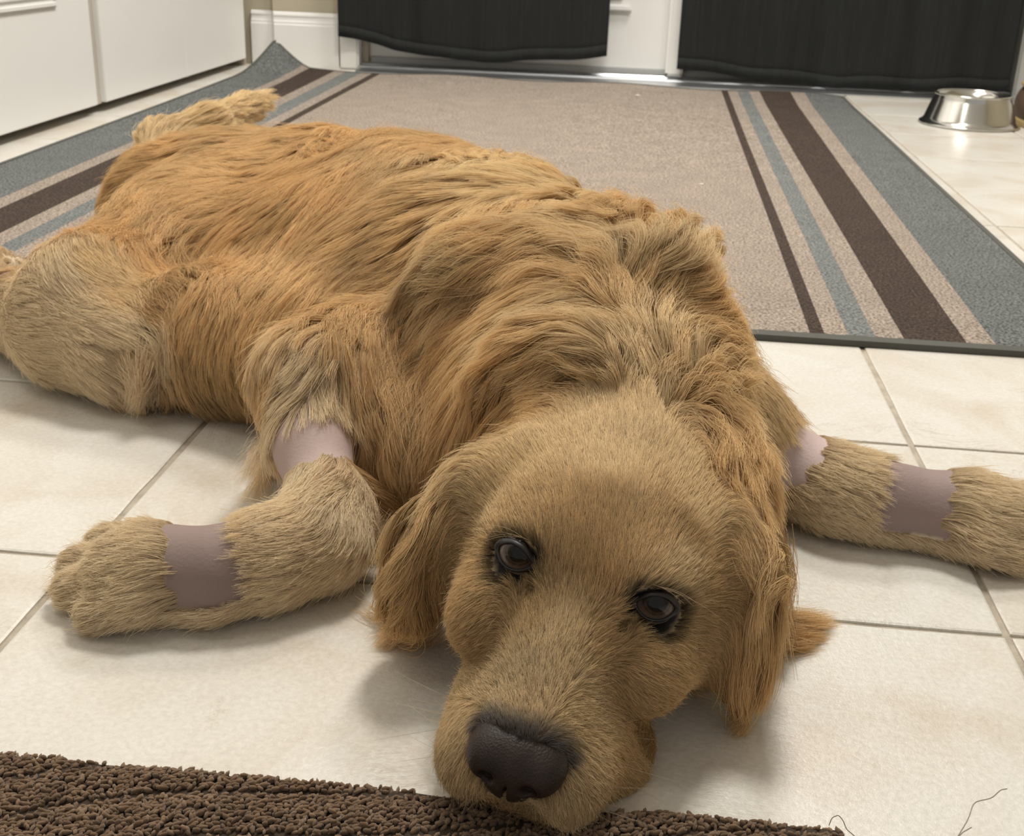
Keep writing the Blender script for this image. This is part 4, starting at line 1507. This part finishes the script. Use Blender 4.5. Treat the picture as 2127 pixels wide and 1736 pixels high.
# ---------------------------------------------------------------- nose leather
NF = Field((-.030, -.026, -.024), (.030, .026, .024), .0008, .02)
NF.ell((0, .001, -.0045), (.0160, .0160, .0140), .004)
NF.ell((0, -.001, .0025), (.0212, .0155, .0115), .006)
NF.ell((0, -.005, .006), (.0180, .0140, .0088), .006)
for sx in (-1, 1):
    NF.ell((sx * .0125, .003, .0008), (.0096, .0125, .0100), .005)
for sx in (-1, 1):
    NF.ell((sx * .0098, .0155, -.0025), (.0034, .0065, .0032), .003, None, True)
    NF.ell((sx * .0165, .0120, -.0085), (.0065, .0070, .0016), .002, None, True)
NF.ell((0, .0185, -.011), (.0009, .0075, .0100), .0015, None, True)
nP, nQ = NF.surface()
sl_ = 1.09
nP = HT + (nP * sl_ + NOSE_C) @ HM.T
nt_ = NT('nose_leather')
g_ = nt_.n('ShaderNodeNewGeometry').outputs['Position']
vo = nt_.n('ShaderNodeTexVoronoi', _Scale=900.0)
nt_.l(g_, vo.inputs['Vector'])
nz_ = nt_.n('ShaderNodeTexNoise', _Scale=60.0, _Detail=3.0)
nt_.l(g_, nz_.inputs['Vector'])
nt_.l(ramp(nt_, nz_.outputs[0], [(0.3, (.017, .011, .009)), (0.7, (.034, .021, .017))]), nt_.b.inputs['Base Color'])
nt_.b.inputs['Roughness'].default_value = 0.48
nt_.b.inputs['Specular IOR Level'].default_value = 0.32
bp_ = nt_.n('ShaderNodeBump', _Strength=0.35, _Distance=0.0006)
nt_.l(vo.outputs['Distance'], bp_.inputs['Height'])
nt_.l(bp_.outputs[0], nt_.b.inputs['Normal'])
nose = link('nose', np_mesh('nose', nP, nQ), nt_.m, dog_o)
nose['label'] = 'dark brown nose'


# ---------------------------------------------------------------- eyes
def eye_mat():
    nt = NT('brown_eye')
    a = nt.n('ShaderNodeTexCoord').outputs['Object']
    sx = nt.n('ShaderNodeSeparateXYZ')
    nt.l(a, sx.inputs[0])
    m = nt.n('ShaderNodeMath', operation='DIVIDE')
    nt.l(sx.outputs[2], m.inputs[0])
    m.inputs[1].default_value = .0115
    c = ramp(nt, m.outputs[0], [(0.0, (.30, .25, .21)), (0.765, (.06, .04, .03)), (0.80, (.010, .007, .006)), (0.825, (.050, .036, .024)),
                               (0.89, (.028, .017, .010)), (0.91, (.005, .004, .004))])
    nt.l(c, nt.b.inputs['Base Color'])
    nt.b.inputs['Roughness'].default_value = 0.25
    nt.b.inputs['Coat Weight'].default_value = 1.0
    nt.b.inputs['Coat IOR'].default_value = 1.34
    nt.b.inputs['Specular IOR Level'].default_value = 0.1
    nt.b.inputs['Coat Roughness'].default_value = 0.03
    return nt.m


M_EYE = eye_mat()
M_LID = simple('eyelid_skin', (.014, .011, .010), 0.45)
for sx, c in zip((-1, 1), EYES):
    cw = hp(*c)
    gaze = (CAM - cw) / np.linalg.norm(CAM - cw)
    gaze = gaze + HM[:, 2] * .10 + HM[:, 0] * sx * .10
    gaze /= np.linalg.norm(gaze)
    rr = .0115
    bm = bmesh.new()
    bmesh.ops.create_uvsphere(bm, u_segments=48, v_segments=32, radius=rr)
    for v in bm.verts:
        zc = v.co.z / rr
        if zc > .80:
            v.co *= 1 + .075 * (zc - .80) / .2
    me = bpy.data.meshes.new('eye')
    bm.to_mesh(me)
    bm.free()
    me.polygons.foreach_set('use_smooth', [True] * len(me.polygons))
    e = link('eye', me, M_EYE, dog_o)
    e.location = cw
    e.rotation_euler = Vector(gaze).to_track_quat('Z', 'Y').to_euler()
    # eyelid rim lying on the ball
    F_ = HM @ np.array([sx * .18, .93, .30])
    F_ /= np.linalg.norm(F_)
    X_ = HM[:, 0] - (HM[:, 0] @ F_) * F_
    X_ /= np.linalg.norm(X_)
    Y_ = np.cross(F_, X_)
    if Y_ @ HM[:, 2] < 0:
        Y_ = -Y_
    v, f = [], []
    N_ = 48
    for i in range(N_):
        a = 2 * math.pi * i / N_
        ca_, sa_ = math.cos(a), math.sin(a)
        u = .0112 * ca_
        w_ = (.0076 if sa_ > 0 else .0068) * sa_ * (1 - .30 * abs(ca_) ** 3) - .0010 * ca_ * -sx
        for j in range(8):
            b = 2 * math.pi * j / 8
            sc1 = 1 + .0015 * math.cos(b) / .010
            uu, ww = u * sc1, w_ * sc1
            dep = math.sqrt(max((rr + .0004) ** 2 - min(uu * uu + ww * ww, .0001), 1e-8)) + .0012 * math.sin(b)
            v.append(tuple(cw + X_ * uu + Y_ * ww + F_ * dep))
    for i in range(N_):
        for j in range(8):
            k, l2 = (i + 1) % N_, (j + 1) % 8
            f.append((i * 8 + j, k * 8 + j, k * 8 + l2, i * 8 + l2))
    link('eyelid', pydata('eyelid', v, f, True), M_LID, dog_o)

# ---------------------------------------------------------------- whiskers
rw = np.random.default_rng(5)
W_ = []
for k in range(26):
    sx = -1 if k % 2 else 1
    b0 = np.array([sx * .034, rw.uniform(.045, .09), rw.uniform(-.075, -.055)])
    ln = rw.uniform(.025, .055)
    d = np.array([sx * rw.uniform(.6, 1), rw.uniform(-.5, .3), rw.uniform(-.35, .1)])
    d /= np.linalg.norm(d)
    pts = [hp(*(b0 + d * ln * t + np.array([0, -.012, -.010]) * t * t)) for t in np.linspace(0, 1, 5)]
    W_.append(lock(pts, 1, 0, 0, (.75, .66, .5), 300 + k, wav=0))
for k in range(8):
    sx = -1 if k % 2 else 1
    b0 = EYES[0 if sx < 0 else 1] + np.array([rw.uniform(-.006, .006), .006, .014])
    d = np.array([sx * rw.uniform(.5, 1), .2, rw.uniform(.1, .5)])
    pts = [hp(*(b0 + d * .035 * t + np.array([0, 0, -.012]) * t * t)) for t in np.linspace(0, 1, 5)]
    W_.append(lock(pts, 1, 0, 0, (.6, .48, .32), 340 + k, wav=0))
lock_object('whisker', W_, .00011, .00004)
print('dog done', round(time.time() - T0, 1))

print('script seconds', round(time.time() - T0, 1))
